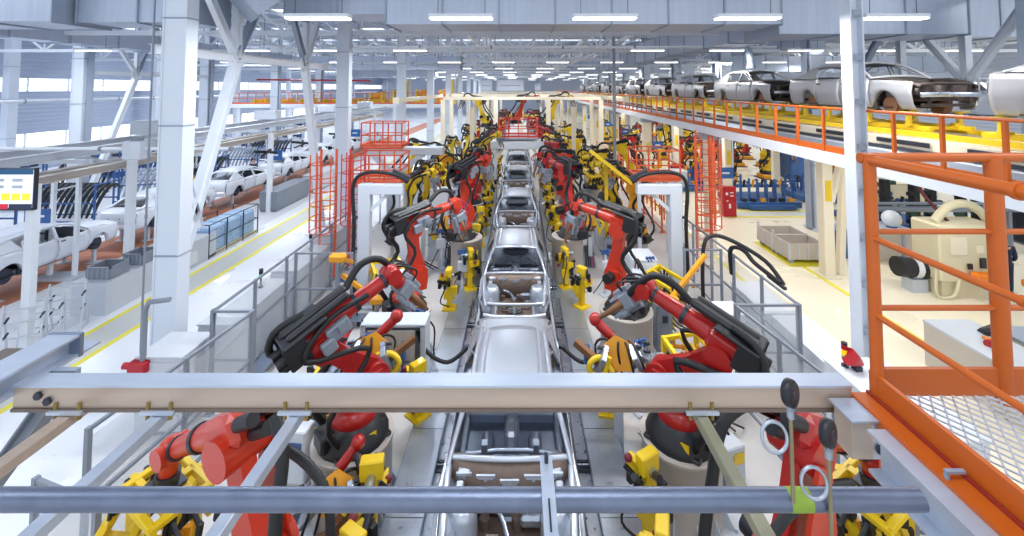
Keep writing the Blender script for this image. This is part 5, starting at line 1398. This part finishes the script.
# information screen on a post
p = onf(19, 356); Y = p.y
t = thing('information_screen', 'white information screen with yellow and red bars on a white post at the left edge', 'screen', (p.x, Y, 0))
zt_ = ony(20, 168, Y).z; zb_ = ony(20, 210, Y).z; zc = (zt_ + zb_) / 2; hh = zt_ - zb_; ww = 1.7
cx_ = ony(37, 180, Y).x - p.x - ww / 2
MB().box((.02, .12, zb_ / 2 + .3), (.2, .16, zb_ + .6)).box((.02, .12, .02), (.5, .4, .04)).build('post', WHITE, t)
MB().box((cx_, 0, zc), (ww, .1, hh), ch=.01).build('housing', DARK, t)
SCRW = mat('screen_white', (.85, .9, 1), .4, emit=.55)
MB().box((cx_, -.055, zc + .02), (ww - .06, .01, hh - .1)).build('display', SCRW, t)
MB().box((cx_, -.064, zt_ - .08), (ww - .06, .008, .13)).build('header_bar', mat('screen_blue', lin(40, 90, 130), .4, emit=.3), t)
for i in range(6): MB().box((cx_ + ww / 2 - .17 - i * .25, -.064, zb_ + .33), (.2, .008, .17)).build('yellow_field', mat('screen_yellow', lin(250, 240, 60), .4, emit=.6), t)
for i in range(4): MB().box((cx_ + ww / 2 - .4 - .45 * (i // 2), -.064, zt_ - .28 - .16 * (i % 2)), (.25, .008, .07)).build('text_field', LITE, t)
MB().box((cx_ - .15, -.064, zb_ + .1), (.8, .008, .12)).build('red_bar', mat('screen_red', lin(220, 30, 60), .4, emit=.4), t)
MB().box((cx_ + .55, -.064, zb_ + .1), (.55, .008, .12)).build('navy_bar', mat('screen_navy', lin(30, 50, 80), .4), t)
def hanging_sign(x, y, z, w_, h, lab, group, top):
    t = thing('hanging_sign', lab, 'sign', (x, y, z), 0, group)
    MB().box((0, 0, 0), (w_, .04, h)).build('board', SIGNB, t)
    MB().box((0, -.024, 0), (w_ * .45, .006, h * .16)).build('lettering', WHITE, t)
    s = MB()
    for sx in (-1, 1): s.cyl((sx * w_ * .4, 0, h / 2), (sx * w_ * .4, 0, top - z), .008, n=5)
    s.build('hanger', DARK, t)
p = ony(41, 216, 13.2); hanging_sign(p.x, p.y, p.z, .55, .42, 'small blue sign hanging right of the information screen', 'blue hanging signs', p.z + .9)
for k, (px, py, Y) in enumerate(((275, 155, 24), (355, 133, 33), (401, 126, 36))):
    p = ony(px, py, Y); hanging_sign(p.x, p.y, p.z, .8, .55, 'small blue sign hanging in the left aisle, %s' % ['by the white posts', 'beside the second column', 'behind the orange cage'][k], 'blue hanging signs', p.z + 1.2)
for k, y in enumerate((17.1, 25.3, 33, 39.5, 49)):
    hanging_sign(7.95, y - .3, 3.12, .62, .42, '%s blue sign in the row under the edge of the upper deck' % nth(k), 'blue signs under the upper deck', 4.6)
# pair of white poles with a dark board
p = onf(62, 278); t = thing('board_frame', 'pair of white poles holding a dark board before the white car', 'frame', (p.x, p.y, 0))
for sx in (-.42, .42): MB().bar((sx, 0, 0), (sx, 0, 3.4), .11).build('pole', WHITE, t)
MB().box((0, 0, 1.55), (.84, .06, .32)).build('board', DARK, t); MB().box((0, 0, .05), (1.3, .6, .1)).build('base', LITE, t); MB().bar((-.42, 0, 2.9), (.42, 0, 3.1), .05).build('stay', LITE, t)
# low grey parapet boxes along the aisle
t = thing('barrier_box', 'long grey boxed barrier beside the aisle carrying two crates', 'barrier', (-12.15, 14.6, 0))
MB().box((0, 0, .45), (1.0, 4.4, .9), ch=.01).build('casing', LITE, t); MB().box((.515, .5, .35), (.03, 1.4, .4)).build('recess', WHITE, t); MB().box((0, 0, .91), (1.02, 4.42, .02)).build('top', GREY, t)
for k, (x, y, w_) in enumerate(((-12.1, 12.9, .7), (-12.0, 13.9, .6))):
    t = thing('plastic_crate', '%s grey plastic crate on the long barrier' % ['front', 'rear'][k], 'crate', (x, y, .925))
    c = MB(); a, b, h = w_ / 2, .3, .32
    for s in (-1, 1): c.box((s * a, 0, h / 2), (.03, 2 * b, h)).box((0, s * b, h / 2), (2 * a, .03, h)).box((s * a, 0, h), (.06, 2 * b + .06, .03)).box((0, s * b, h), (2 * a + .06, .06, .03))
    c.box((0, 0, .02), (2 * a, 2 * b, .03)); c.build('shell', MIDG, t)
    r = MB()
    for i in range(5): r.box((-a + (i + .5) * w_ / 5, -b - .02, h / 2), (.025, .02, h * .9))
    r.build('rib', STEELG, t)
cabinet(-13.0, 24.2, .9, 3.4, 1.0, 'first long grey workbench along the left aisle', m=MIDG, doors=3, group='benches of the left aisle', ind=False)
cabinet(-12.9, 28.4, .9, 3.4, 1.0, 'second long grey workbench along the left aisle', m=GREY, doors=3, group='benches of the left aisle', ind=False)
def display_rack(px, py, lab):
    p = onf(px, py); t = thing('sample_rack', lab, 'rack', (p.x, p.y, 0), .5)
    f = MB()
    for s in (-.35, .35): f.bar((s, -.25, 0), (s, 0, 1.25), .035).bar((s, .25, 0), (s, 0, 1.25), .035).bar((s, -.3, .02), (s, .3, .02), .04)
    for z in (.45, .8, 1.1): f.bar((-.35, 0, z), (.35, 0, z), .03)
    f.build('frame', LITE, t)
    for i in (0, 3):
        for j in range(2): MB().bar((-.3 + i * .2, -.06, .5 + j * .35), (-.22 + i * .2, -.1, .64 + j * .35), .035).build('sample', DARK, t)
for k, (px, py) in enumerate(((22, 356), (42, 345), (66, 330))): display_rack(px, py, 'small white stand with dark samples on the left floor, %s' % nth(k))
# wire mesh cage with blue wrapped boxes
p = onf(196, 252); t = thing('mesh_crate', 'dark wire crate holding blue wrapped packs beside the left aisle', 'crate', (-12.2, 17.9, 0))
f = MB(); a, b, h = .55, 1.5, 1.25
for x in (-a, a):
    for y in (-b, -b / 3, b / 3, b): f.bar((x, y, 0), (x, y, h), .035)
    for z in (.1, .65, h): f.bar((x, -b, z), (x, b, z), .03)
for y in (-b, b):
    for z in (.1, .65, h): f.bar((-a, y, z), (a, y, z), .03)
f.build('wire_frame', DARK, t)
MB().box((0, 0, .08), (1.1, 3.0, .1)).build('pallet', BEIGE, t)
WRAP = mat('wrapped_blue', lin(150, 180, 214), .3, var=.25, vscale=5)
for i in range(3): MB().box((0, -.95 + i * .95, .6), (.95, .9, .95), ch=.06).build('wrapped_pack', WRAP, t)
# overhead conveyor on the left
t = thing('overhead_conveyor', 'pale overhead conveyor running along the left aisle on posts', 'conveyor', (-13.7, 0, 0))
for x, z in ((.75, 4.5), (-.75, 4.5)): MB().ibeam((x, 3, z), (x, 42, z), .2, .24, .03).build('track_beam', LITE, t)
for x in (.45, -.2): MB().ibeam((x, 3, 3.85), (x, 42, 3.85), .26, .22, .03).build('lower_track', mat('track_beige', lin(196, 190, 184), .5, var=.1), t)
c = MB()
for i in range(13): c.bar((-.85, 4 + i * 3, 4.2), (.85, 4 + i * 3, 4.2), .12).bar((-.75, 4 + i * 3, 4.5), (.4, 5.4 + i * 3, 3.9), .08)
c.build('cross_member', LITE, t)
for i in range(4): MB().box((.75, 14.5 + 8 * i, 1.9), (.2, .2, 4.3)).build('post', WHITE, t)
for i in range(4): MB().box((.1, 16 + i * 7.3, 4.95), (1.2, .6, .5), ch=.04).build('drive_box', LITE, t)
for k, (y, a) in enumerate(((16.5, .4), (21, .2), (24.5, -.3), (29, .1))):
    t = thing('overhead_hanger', '%s black carrier hanging from the left overhead conveyor' % nth(k), 'hanger', (-12.3, y, 3.3), a)
    MB().bar((0, 0, 0), (0, 0, .6), .05).build('stem', LITE, t); MB().bar((-.3, -.5, .1), (.3, .5, -.1), .12).bar((.3, -.3, .15), (-.3, .3, -.25), .1).bar((0, -.6, -.2), (0, .6, .0), .06).build('fork', BLACK, t)
# racks of black parts
def part_rack(x, y, rz, lab, m=BLACK, n=12, w_=3.2):
    t = thing('panel_rack', lab, 'rack', (x, y, 0), rz, 'racks with stacked panels on the left')
    f = MB()
    for sx in (-1, 1):
        for sy in (-1, 1): f.bar((sx * w_ / 2, sy * .6, 0), (sx * w_ / 2, sy * .6, 1.9), .07)
        f.bar((sx * w_ / 2, -.6, 1.85), (sx * w_ / 2, .6, 1.85), .06)
    for z in (.15, 1.0): f.bar((-w_ / 2, -.6, z), (w_ / 2, -.6, z), .06).bar((-w_ / 2, .6, z), (w_ / 2, .6, z), .06)
    f.build('frame', BLUE, t)
    for i in range(n):
        xx = -w_ / 2 + .15 + i * (w_ - .3) / (n - 1)
        MB().tube([(xx, -.55, .3), (xx + .15, -.3, 1.2), (xx + .3, .1, 1.75), (xx + .3, .55, 1.5)], [.05, .08, .08, .04], n=6, smooth_pts=3).build('panel', m, t)
BP = [(-21.5, 21, 0, BLACK), (-21, 25, .3, STEELG), (-22.5, 17.5, 0, ZINC), (-21.5, 29, 0, BLACK), (-26, 23, 0, DARK), (-27, 27, .2, BLACK), (-21.5, 33.5, 0, STEELG), (-26.5, 32, 0, BLUE), (-22, 38, 0, BLACK), (-27, 37, 0, STEELG), (-21.3, 14.5, .1, DARK)]
for k, (x, y, rz, m) in enumerate(BP): part_rack(x, y, rz, '%s blue rack of stacked curved panels beyond the white cars' % nth(k), m)
def shelf_unit(x, y, lab, h=2.3, w_=2.6):
    t = thing('storage_shelf', lab, 'shelf', (x, y, 0), 0, 'blue shelves at the left wall')
    for sx in (-1, 1):
        for sy in (-.4, .4): MB().bar((sx * w_ / 2, sy, 0), (sx * w_ / 2, sy, h), .07).build('upright', BLUE, t)
    for z in (.15, .8, 1.5, h - .1): MB().box((0, 0, z), (w_, .85, .05)).build('board', LITE, t)
    for i in range(4):
        for j in range(3): MB().box((-w_ / 2 + .4 + i * .6, 0, [.38, 1.05, 1.75][j]), (.45, .6, .36 - .08 * ((i + j) % 3)), ch=.02).build('bin', [BLUE, LITE, DARK][(i + j) % 3], t)
for k in range(10): shelf_unit(-30.5 + (k % 2) * 1.6, 18 + 4.1 * k, '%s storage shelf with blue and dark bins towards the window wall' % nth(k))
# people
def person(px, py, lab, top, legs, rz=0, hat=None, pose=0, X=None):
    p = onf(px, py); t = thing('person', lab, 'person', (p.x, p.y, 0), rz)
    b = MB(); sk_l = []
    for s in (-1, 1):
        b.tube([(s * .1, .02 * s, .06), (s * .11, .05 * s * (1 + pose), .48), (s * .09, 0, .92)], [.055, .07, .095], n=10, smooth_pts=3)
    b.tube([(0, 0, .88), (0, 0, 1.1), (0, -.01, 1.38), (0, 0, 1.48)], [.15, .15, .19, .08], n=12, smooth_pts=3)
    b.tube([(0, 0, 1.46), (0, 0, 1.56)], .055, n=10).ball((0, -.01, 1.66), .1, n=14, sc_=(.85, 1, 1.2)).ball((0, -.11, 1.65), .02, n=6)
    for s in (-1, 1):
        b.tube([(s * .19, 0, 1.42), (s * .25, -.02, 1.14), (s * .24, -.2, .96)], [.055, .045, .035], n=8, smooth_pts=3).ball((s * .24, -.24, .95), .045, n=8)
    b.build('body', SKIN, t)
    c = MB(); c.tube([(0, 0, .86), (0, 0, 1.1), (0, -.01, 1.36), (0, 0, 1.47)], [.17, .165, .205, .1], n=12, smooth_pts=3)
    for s in (-1, 1): c.tube([(s * .18, 0, 1.43), (s * .25, -.02, 1.14), (s * .245, -.16, .98)], [.07, .06, .048], n=8, smooth_pts=3)
    c.build('jacket', top, t)
    c = MB()
    for s in (-1, 1): c.tube([(s * .1, .02 * s, .08), (s * .11, .05 * s * (1 + pose), .48), (s * .09, 0, .93)], [.075, .088, .115], n=10, smooth_pts=3)
    c.build('trousers', legs, t)
    for s in (-1, 1): MB().box((s * .1, -.05, .045), (.1, .27, .09), ch=.03).build('shoe', BLACK, t)
    MB().ball((0, .01, 1.70), .108, n=12, sc_=(.9, 1.02, 1.05)).build('hair' if not hat else 'cap', hat or mat('hair_brown', lin(60, 44, 36), .8), t)
    if top is HIVIS:
        MB().tube([(0, 0, 1.1), (0, 0, 1.14)], .175, n=14).build('reflective_band', WHITE, t)
person(193, 206, 'person in a yellow vest standing behind the long brace on the left', HIVIS, NAVY, .4)
person(1006, 292, 'person in dark navy work clothes standing behind the right beige machine', NAVY, NAVY, 2.6, hat=BLACK)
person(252, 186, 'person in dark clothes bending near the far left benches', NAVY, DARK, 1.2)

# left upper gallery far back
t = thing('upper_gallery', 'white gallery floor crossing the left background under the yellow machines', 'platform', (-30, 44, 0))
MB().box((11.3, 2.1, 4.55), (22.6, 3, .4)).build('deck', WHITE, t)
for i in range(5): MB().box((.8 + i * 5.4, .9, 2.2), (.35, .35, 4.3)).build('post', WHITE, t)
railing('orange railing of the gallery in the left background', (-30, 44.7, 4.75), (-7.6, 44.7, 4.75), 26, 1.15, ORD, (1.0, .5), .15, .03, .06)
for k in range(9):
    x = -27.5 + 2.45 * k; t = thing('yellow_machine', '%s yellow machine on the left background gallery' % NUMX(k), 'machine', (x, 46.1, 4.75), 0, 'yellow machines on the gallery')
    MB().box((0, 0, .2), (2.0, 1.4, .4)).box((0, 0, .55), (1.6, .25, .3)).box((-.6, 0, .7), (.2, 1.2, .8)).box((.6, 0, .8 + .3 * (k > 5)), (.2, 1.2, .9 + .6 * (k > 5))).build('frame', YEL, t)
    MB().cyl((-.3, -.5, .7), (.4, -.4, .8), .12, n=8).box((.1, 0, .95), (.7, .5, .3)).build('drive', YELO, t); MB().bar((.9, .5, 0), (.9, .5, 2.4), .12).build('mast', CREAM, t)
    if k < 5: t.scale = (1, 1, .4)
    elif k > 5: t.scale = (1, 1, 1.35)

# ================================================================= RIGHT AISLE
for k, (x, y) in enumerate(((10.55, 17.2), (10.75, 19.0))):
    t = thing('pallet_box', '%s of the two grey pallet boxes on the cream floor' % ['nearer', 'farther'][k], 'pallet box', (10.5, 16.5 + 1.06 * k, 0), 0, 'grey pallet boxes on the cream floor')
    c = MB(); a, b, h = .66, .5, .66
    for s in (-1, 1): c.box((s * a, 0, h / 2 + .1), (.04, 2 * b, h - .1)).box((0, s * b, h / 2 + .1), (2 * a, .04, h - .1))
    c.box((0, 0, .16), (2 * a, 2 * b, .04)); c.build('shell', PED, t)
    r = MB()
    for i in range(5): r.box((-a + i * a / 2, -b - .03, h / 2 + .1), (.06, .03, h - .12))
    for s in (-1, 1):
        for i in range(3): r.box((s * (a + .03), -b + (i + .0) * b, h / 2 + .1), (.03, .06, h - .12))
    r.build('rib', LITE, t)
    for sx in (-1, 1):
        for sy in (-1, 1): MB().box((sx * .56, sy * .4, .06), (.14, .14, .12)).build('foot', STEELG, t)
    MB().box((-a, b, h + .12), (.07, .07, .22)).build('corner_post', LITE, t)
struct('trim_13', MB().box((10.5, 17.0, .006), (1.6, 2.5, .006)), FLY)
for k, (px, py) in enumerate(((728.5, 216), (678, 187))):
    p = onf(px, py); t = thing('fire_cabinet', '%s red cabinet with white notices beside a deck post' % ['nearer', 'farther'][k], 'cabinet', (p.x, p.y, 0), 0, 'red fire cabinets')
    MB().box((0, 0, .75), (.64, .4, 1.46), ch=.015).build('casing', CRIM, t)
    o = MB().box((0, -.21, .75), (.58, .02, 1.38), ch=.005).build('door', CRIM, t)
    MB().box((.24, -.23, .8), (.03, .03, .14)).build('handle', BLACK, o)
    for (x, z, a, b) in ((-.16, 1.15, .12, .12), (.08, 1.2, .16, .05), (.08, 1.05, .16, .05), (-.14, .8, .08, .05), (-.02, .55, .1, .22)): MB().box((x, -.225, z), (a, .006, b)).build('notice', WHITE, o)
# blue tooling sleds
def tool_sled(x, y, lab, rz=0, w_=3.4, d=2.4):
    t = thing('tooling_sled', lab, 'sled', (x, y, 0), rz, 'blue tooling sleds under the upper deck')
    MB().box((0, 0, .22), (w_, d, .3), ch=.03).box((0, -d / 2 - .15, .16), (w_ * .7, .3, .2)).build('base', BLUE, t)
    f = MB()
    for i in range(7):
        for j in range(3):
            x_ = -w_ / 2 + .3 + i * (w_ - .6) / 6; y_ = -d / 2 + .3 + j * (d - .6) / 2; hh_ = .5 + .6 * rnd.random()
            f.bar((x_, y_, .35), (x_, y_, .4 + hh_), .09).bar((x_, y_, .4 + hh_), (x_ + rnd.uniform(-.3, .3), y_ + .15, .45 + hh_ * .8), .08)
    f.bar((-w_ / 2, 0, 1.0), (w_ / 2, 0, 1.0), .1).bar((-w_ / 2, .6, .8), (w_ / 2, .6, .8), .1).build('upright', BLUE, t)
    for i in range(6): MB().box((-w_ / 2 + .4 + i * .5, -d / 2 + .15, .45), (.22, .2, .18)).cyl((-w_ / 2 + .4 + i * .5, 0, .9), (-w_ / 2 + .5 + i * .5, 0, 1.3), .07, n=8).build('clamp', [DARK, BLACK, YELO][i % 3], t)
tool_sled(13.2, 24.2, 'large blue tooling sled standing under the upper deck'); tool_sled(10.9, 28.4, 'second blue tooling sled behind the large one', .1, 3.0); tool_sled(17.2, 25.5, 'blue tooling sled right of the large one', 0, 2.8)
tool_sled(17, 20.5, 'dark blue sled seen right of the braced post', 0, 3.0)
src = [o for o in col.objects if o.name.startswith('handling_robot') and o.parent is None and o.get('group') == 'distant robots along the line'][:6]
srr = [o for o in col.objects if o.name.startswith('industrial_robot') and o.parent is None and o.get('group') == 'distant robots along the line'][:4]
src = src + srr
USED = []
for k in range(44):
    x = 9.8 + (k % 6) * 2.6 + rnd.uniform(-.6, .6); y = 31 + (k // 6) * 4.2 + rnd.uniform(-1, 1)
    if k >= 36: x = 10.6 + (k - 36) * 1.9; y = 30.2 + .3 * (k % 2)
    if any((x - a) ** 2 + (y - b) ** 2 < 2.6 for a, b in USED) or abs(x - 13.6) < 1.0 and min(abs(y - c - 1.8) for c in C1) < 1.2: continue
    USED.append((x, y))
    o = copy_tree(src[k % len(src)], (x, y, .3), rnd.uniform(0, 6.28), group='robots on the lower floor under the upper deck')
    o['label'] = '%s robot under the deck, column %s, row %s' % ('yellow' if 'yellow' in o['label'] else 'red' if 'red' in o['label'] else 'amber', (ORDS + ORDS)[k % 6], (ORDS + ORDS)[min(k // 6, 7)] if k < 36 else 'front ' + ORDS[k - 36])
    s_ = rnd.uniform(.85, 1.05); o.scale = (s_, s_, s_)
    MB_ = None
rb = thing('robot_base_block', 'r', 'base', (0, 0, 0)); MB().box((0, 0, .15), (1.0, 1.0, .3), ch=.03).build('block', YELO, rb); MB().box((0, 0, .02), (1.3, 1.3, .04)).build('plate', DARK, rb)
k = 0
for o in list(col.objects):
    if o.get('group') == 'robots on the lower floor under the upper deck':
        q = rb if k == 0 else copy_tree(rb)
        q.location = (o.location.x, o.location.y, 0); q['label'] = 'amber block below the ' + o['label']; q['group'] = 'base blocks under the deck'; k += 1
# wider pale equipment along the right side of the lower floor
for k, (x, y, w_, d, h, m) in enumerate(((9.6, 27.5, 1.6, 1.0, 1.2, GREY), (19.5, 22.4, 2.2, 1.4, 1.6, BEIGE), (21.5, 18, 2.0, 1.2, 1.5, DARK), (23, 26, 2.6, 1.4, 2.2, GREY), (20, 31, 2.4, 1.6, 2.2, BLUE), (26, 20, 2.4, 1.6, 2.0, CREAM))):
    cabinet(x, y, w_, d, h, '%s' % ['grey machine box behind the second deck post', 'beige machine box right of the blue sled', 'dark machine box right of the braced post', 'grey box far right on the lower floor', 'blue box far right on the lower floor', 'cream box far right beyond the beige machine'][k], m=m, group='machine boxes of the right hall')
# beige suspended manipulator
p = onf(957, 292); t = thing('assembly_machine', 'beige machine cabinet with pale hose loops behind the orange railing', 'machine', (p.x, p.y, 0))
MB().box((0, 0, 1.35), (1.9, 1.0, 1.7), ch=.05).box((-.2, 0, .3), (1.3, .8, .6)).build('casing', BEIGE, t)
MB().box((-.4, -.52, 1.6), (.5, .03, .5)).box((.25, -.52, 1.5), (.2, .03, .2)).build('panel', CREAM, t)
MB().box((.3, -.54, 1.1), (.16, .05, .3)).box((-.1, -.54, 1.0), (.12, .05, .16)).build('switch_box', BLACK, t)
MB().tube([(-.6, 0, 2.2), (-.2, -.1, 2.7), (.5, -.1, 2.7), (1.05, -.1, 2.1), (1.15, -.1, 1.2), (1.0, -.1, .5)], .13, n=10, smooth_pts=5).tube([(-.9, -.3, .9), (-1.0, -.4, .1), (-.6, -.5, -.0 + .1), (-.4, -.5, .6)], .05, n=8, smooth_pts=5).build('corrugated_hose', BEIGE, t)
MB().tube([(-.8, .2, 4.0), (-.85, .2, 3.2), (-.5, .1, 2.6), (-.2, 0, 2.2)], .05, n=8, smooth_pts=5).build('supply_cable', mat('dark_red_cable', lin(90, 30, 40), .5), t)
MB().box((.1, -.7, .75), (.5, .3, .25), ch=.05).cyl((.3, -.85, .75), (.6, -.9, .7), .05, n=8).build('orange_gripper', mat('glove_orange', lin(244, 130, 20), .5), t)
MB().box((1.55, -.7, .55), (.4, .3, .22), ch=.05).build('orange_gripper', MATS['glove_orange'], t)
p = onf(915, 290); t = thing('spindle_unit', 'black and white spindle unit left of the beige machine', 'machine', (p.x, p.y, 0))
MB().box((0, 0, .2), (.5, .4, .4)).build('foot', LITE, t); MB().cyl((-.55, 0, .75), (.55, 0, .65), .3, n=16).build('drum', BLACK, t); MB().cyl((-.1, 0, .71), (.08, 0, .69), .315, n=16).build('white_band', WHITE, t)
MB().bar((-.3, 0, .9), (-.3, 0, 1.8), .08).bar((.5, 0, .4), (.5, 0, 1.5), .06).build('mast', MIDG, t)
# work tables lower right
def work_table(p0, L, w_, h, rz, lab, m=LITE):
    t = thing('work_table', lab, 'table', p0, rz)
    MB().box((0, 0, h), (w_, L, .06), ch=.01).build('table_top', m, t)
    MB().box((-w_ / 2 + .03, 0, h / 2), (.04, L - .04, h - .04)).box((0, -L / 2 + .03, h / 2), (w_ - .06, .04, h - .04)).build('side_panel', PED, t)
    MB().box((w_ / 2 - .06, L / 2 - .06, h / 2), (.08, .08, h)).build('leg', LITE, t)
    return t
q = onf(930, 330, 1.0)
work_table((q.x + .75, q.y - 1.2, 0), 3.2, 1.1, 1.0, .0, 'long pale work table behind the lower orange rails')
work_table((q.x + 2.0, q.y - 1.3, 0), 3.0, .8, .95, .0, 'second pale work table right of the first', STEELG)
t = thing('zinc_tray', 'blue grey sheet tray lying on trestles in front of the work tables', 'tray', (q.x + .9, q.y - 3.6, 0))
MB().box((0, 0, .86), (2.0, .9, .14), ch=.02).build('tray', mat('tray_blue_grey', lin(150, 170, 205), .4, .3), t)
for s in (-1, 1): MB().box((s * .8, 0, .4), (.08, .7, .8)).build('trestle', LITE, t)
t = thing('work_glove', 'orange glove lying on the long pale table', 'glove', (q.x + .75, q.y - .6, 1.035), .4)
MB().ball((0, 0, .05), .12, sc_=(1.5, 1, .5)).tube([(.1, 0, .05), (.28, .03, .04)], .035, n=8).tube([(.1, -.06, .05), (.26, -.07, .04)], .035, n=8).tube([(0, .1, .05), (.1, .18, .04)], .03, n=8).build('glove', MATS['glove_orange'], t)
MB().cyl((-.2, 0, .05), (-.12, 0, .05), .08, n=10).build('cuff', RED, t)
for k, (dx, dy) in enumerate(((1.2, -.2), (2.4, -1.4), (1.15, -1.2))):
    t = thing('seat_shell', 'black moulded part on the work tables, %s' % ['farthest', 'at the right edge', 'in the middle'][k], 'part', (q.x + dx, q.y + dy, 1.035), .3 * k)
    MB().tube([(-.25, 0, .03), (0, 0, .06), (.2, 0, .12), (.28, 0, .35)], [.08, .12, .12, .06], n=8, smooth_pts=3).build('shell', BLACK, t); MB().box((-.1, 0, .02), (.3, .2, .04)).build('base', DARK, t)
# long dark rail under the deck at right and dark machine
t = thing('dark_pipe_rail', 'dark grey pipe rail crossing behind the beige machine', 'pipe', (14, 17.5, 1.55))
MB().cyl((-.8, 0, 0), (9, 0, 0), .12, n=12).cyl((-.8, 0, .22), (9, 0, .22), .06, n=10).build('pipe', MIDG, t)
for i in range(4): MB().box((i * 2.8, 0, -.78), (.12, .12, 1.55)).build('post', MIDG, t)
for k in range(6):
    t = thing('dark_fixture', 'black and green fixture tower under the deck, %s from the left' % NUMX(k).replace(' from left', ''), 'fixture', (15.0 + 1.0 * k, 18.8 + .3 * (k % 2), 0), 0, 'dark fixtures behind the pipe rail')
    MB().box((0, 0, 1.2), (.25, .3, 2.4)).box((0, 0, .05), (.7, .6, .1)).build('tower', BLACK, t)
    for i in range(5): MB().box((.2 * (-1) ** i, -.1, .6 + i * .42), (.32, .2, .16), ch=.02).build('clamp', [BLACK, mat('dark_green', lin(40, 70, 50), .5), DARK][i % 3], t)
p = onf(893, 262); work_table((p.x, p.y + .8, 0), 1.4, 2.4, 1.0, 0, 'pale table with a white ball shaped lamp behind the orange railing')
t = thing('globe_part', 'round white part on the pale table behind the railing', 'part', (p.x + .6, p.y + .7, 1.04)); MB().ball((0, 0, .32), .32, n=16).build('shell', WHITE, t); MB().cyl((0, 0, 0), (0, 0, .06), .18, n=12).build('foot', BLUE, t)
t = thing('blue_bin', 'blue bin left of the pale table behind the railing', 'bin', (p.x - 1.6, p.y + .6, 0)); MB().box((0, 0, .5), (.7, .6, 1.0), ch=.03).build('shell', BLUE, t); MB().box((0, 0, 1.02), (.75, .65, .05)).build('lid', SIGNB, t)
bpy.context.view_layer.update()
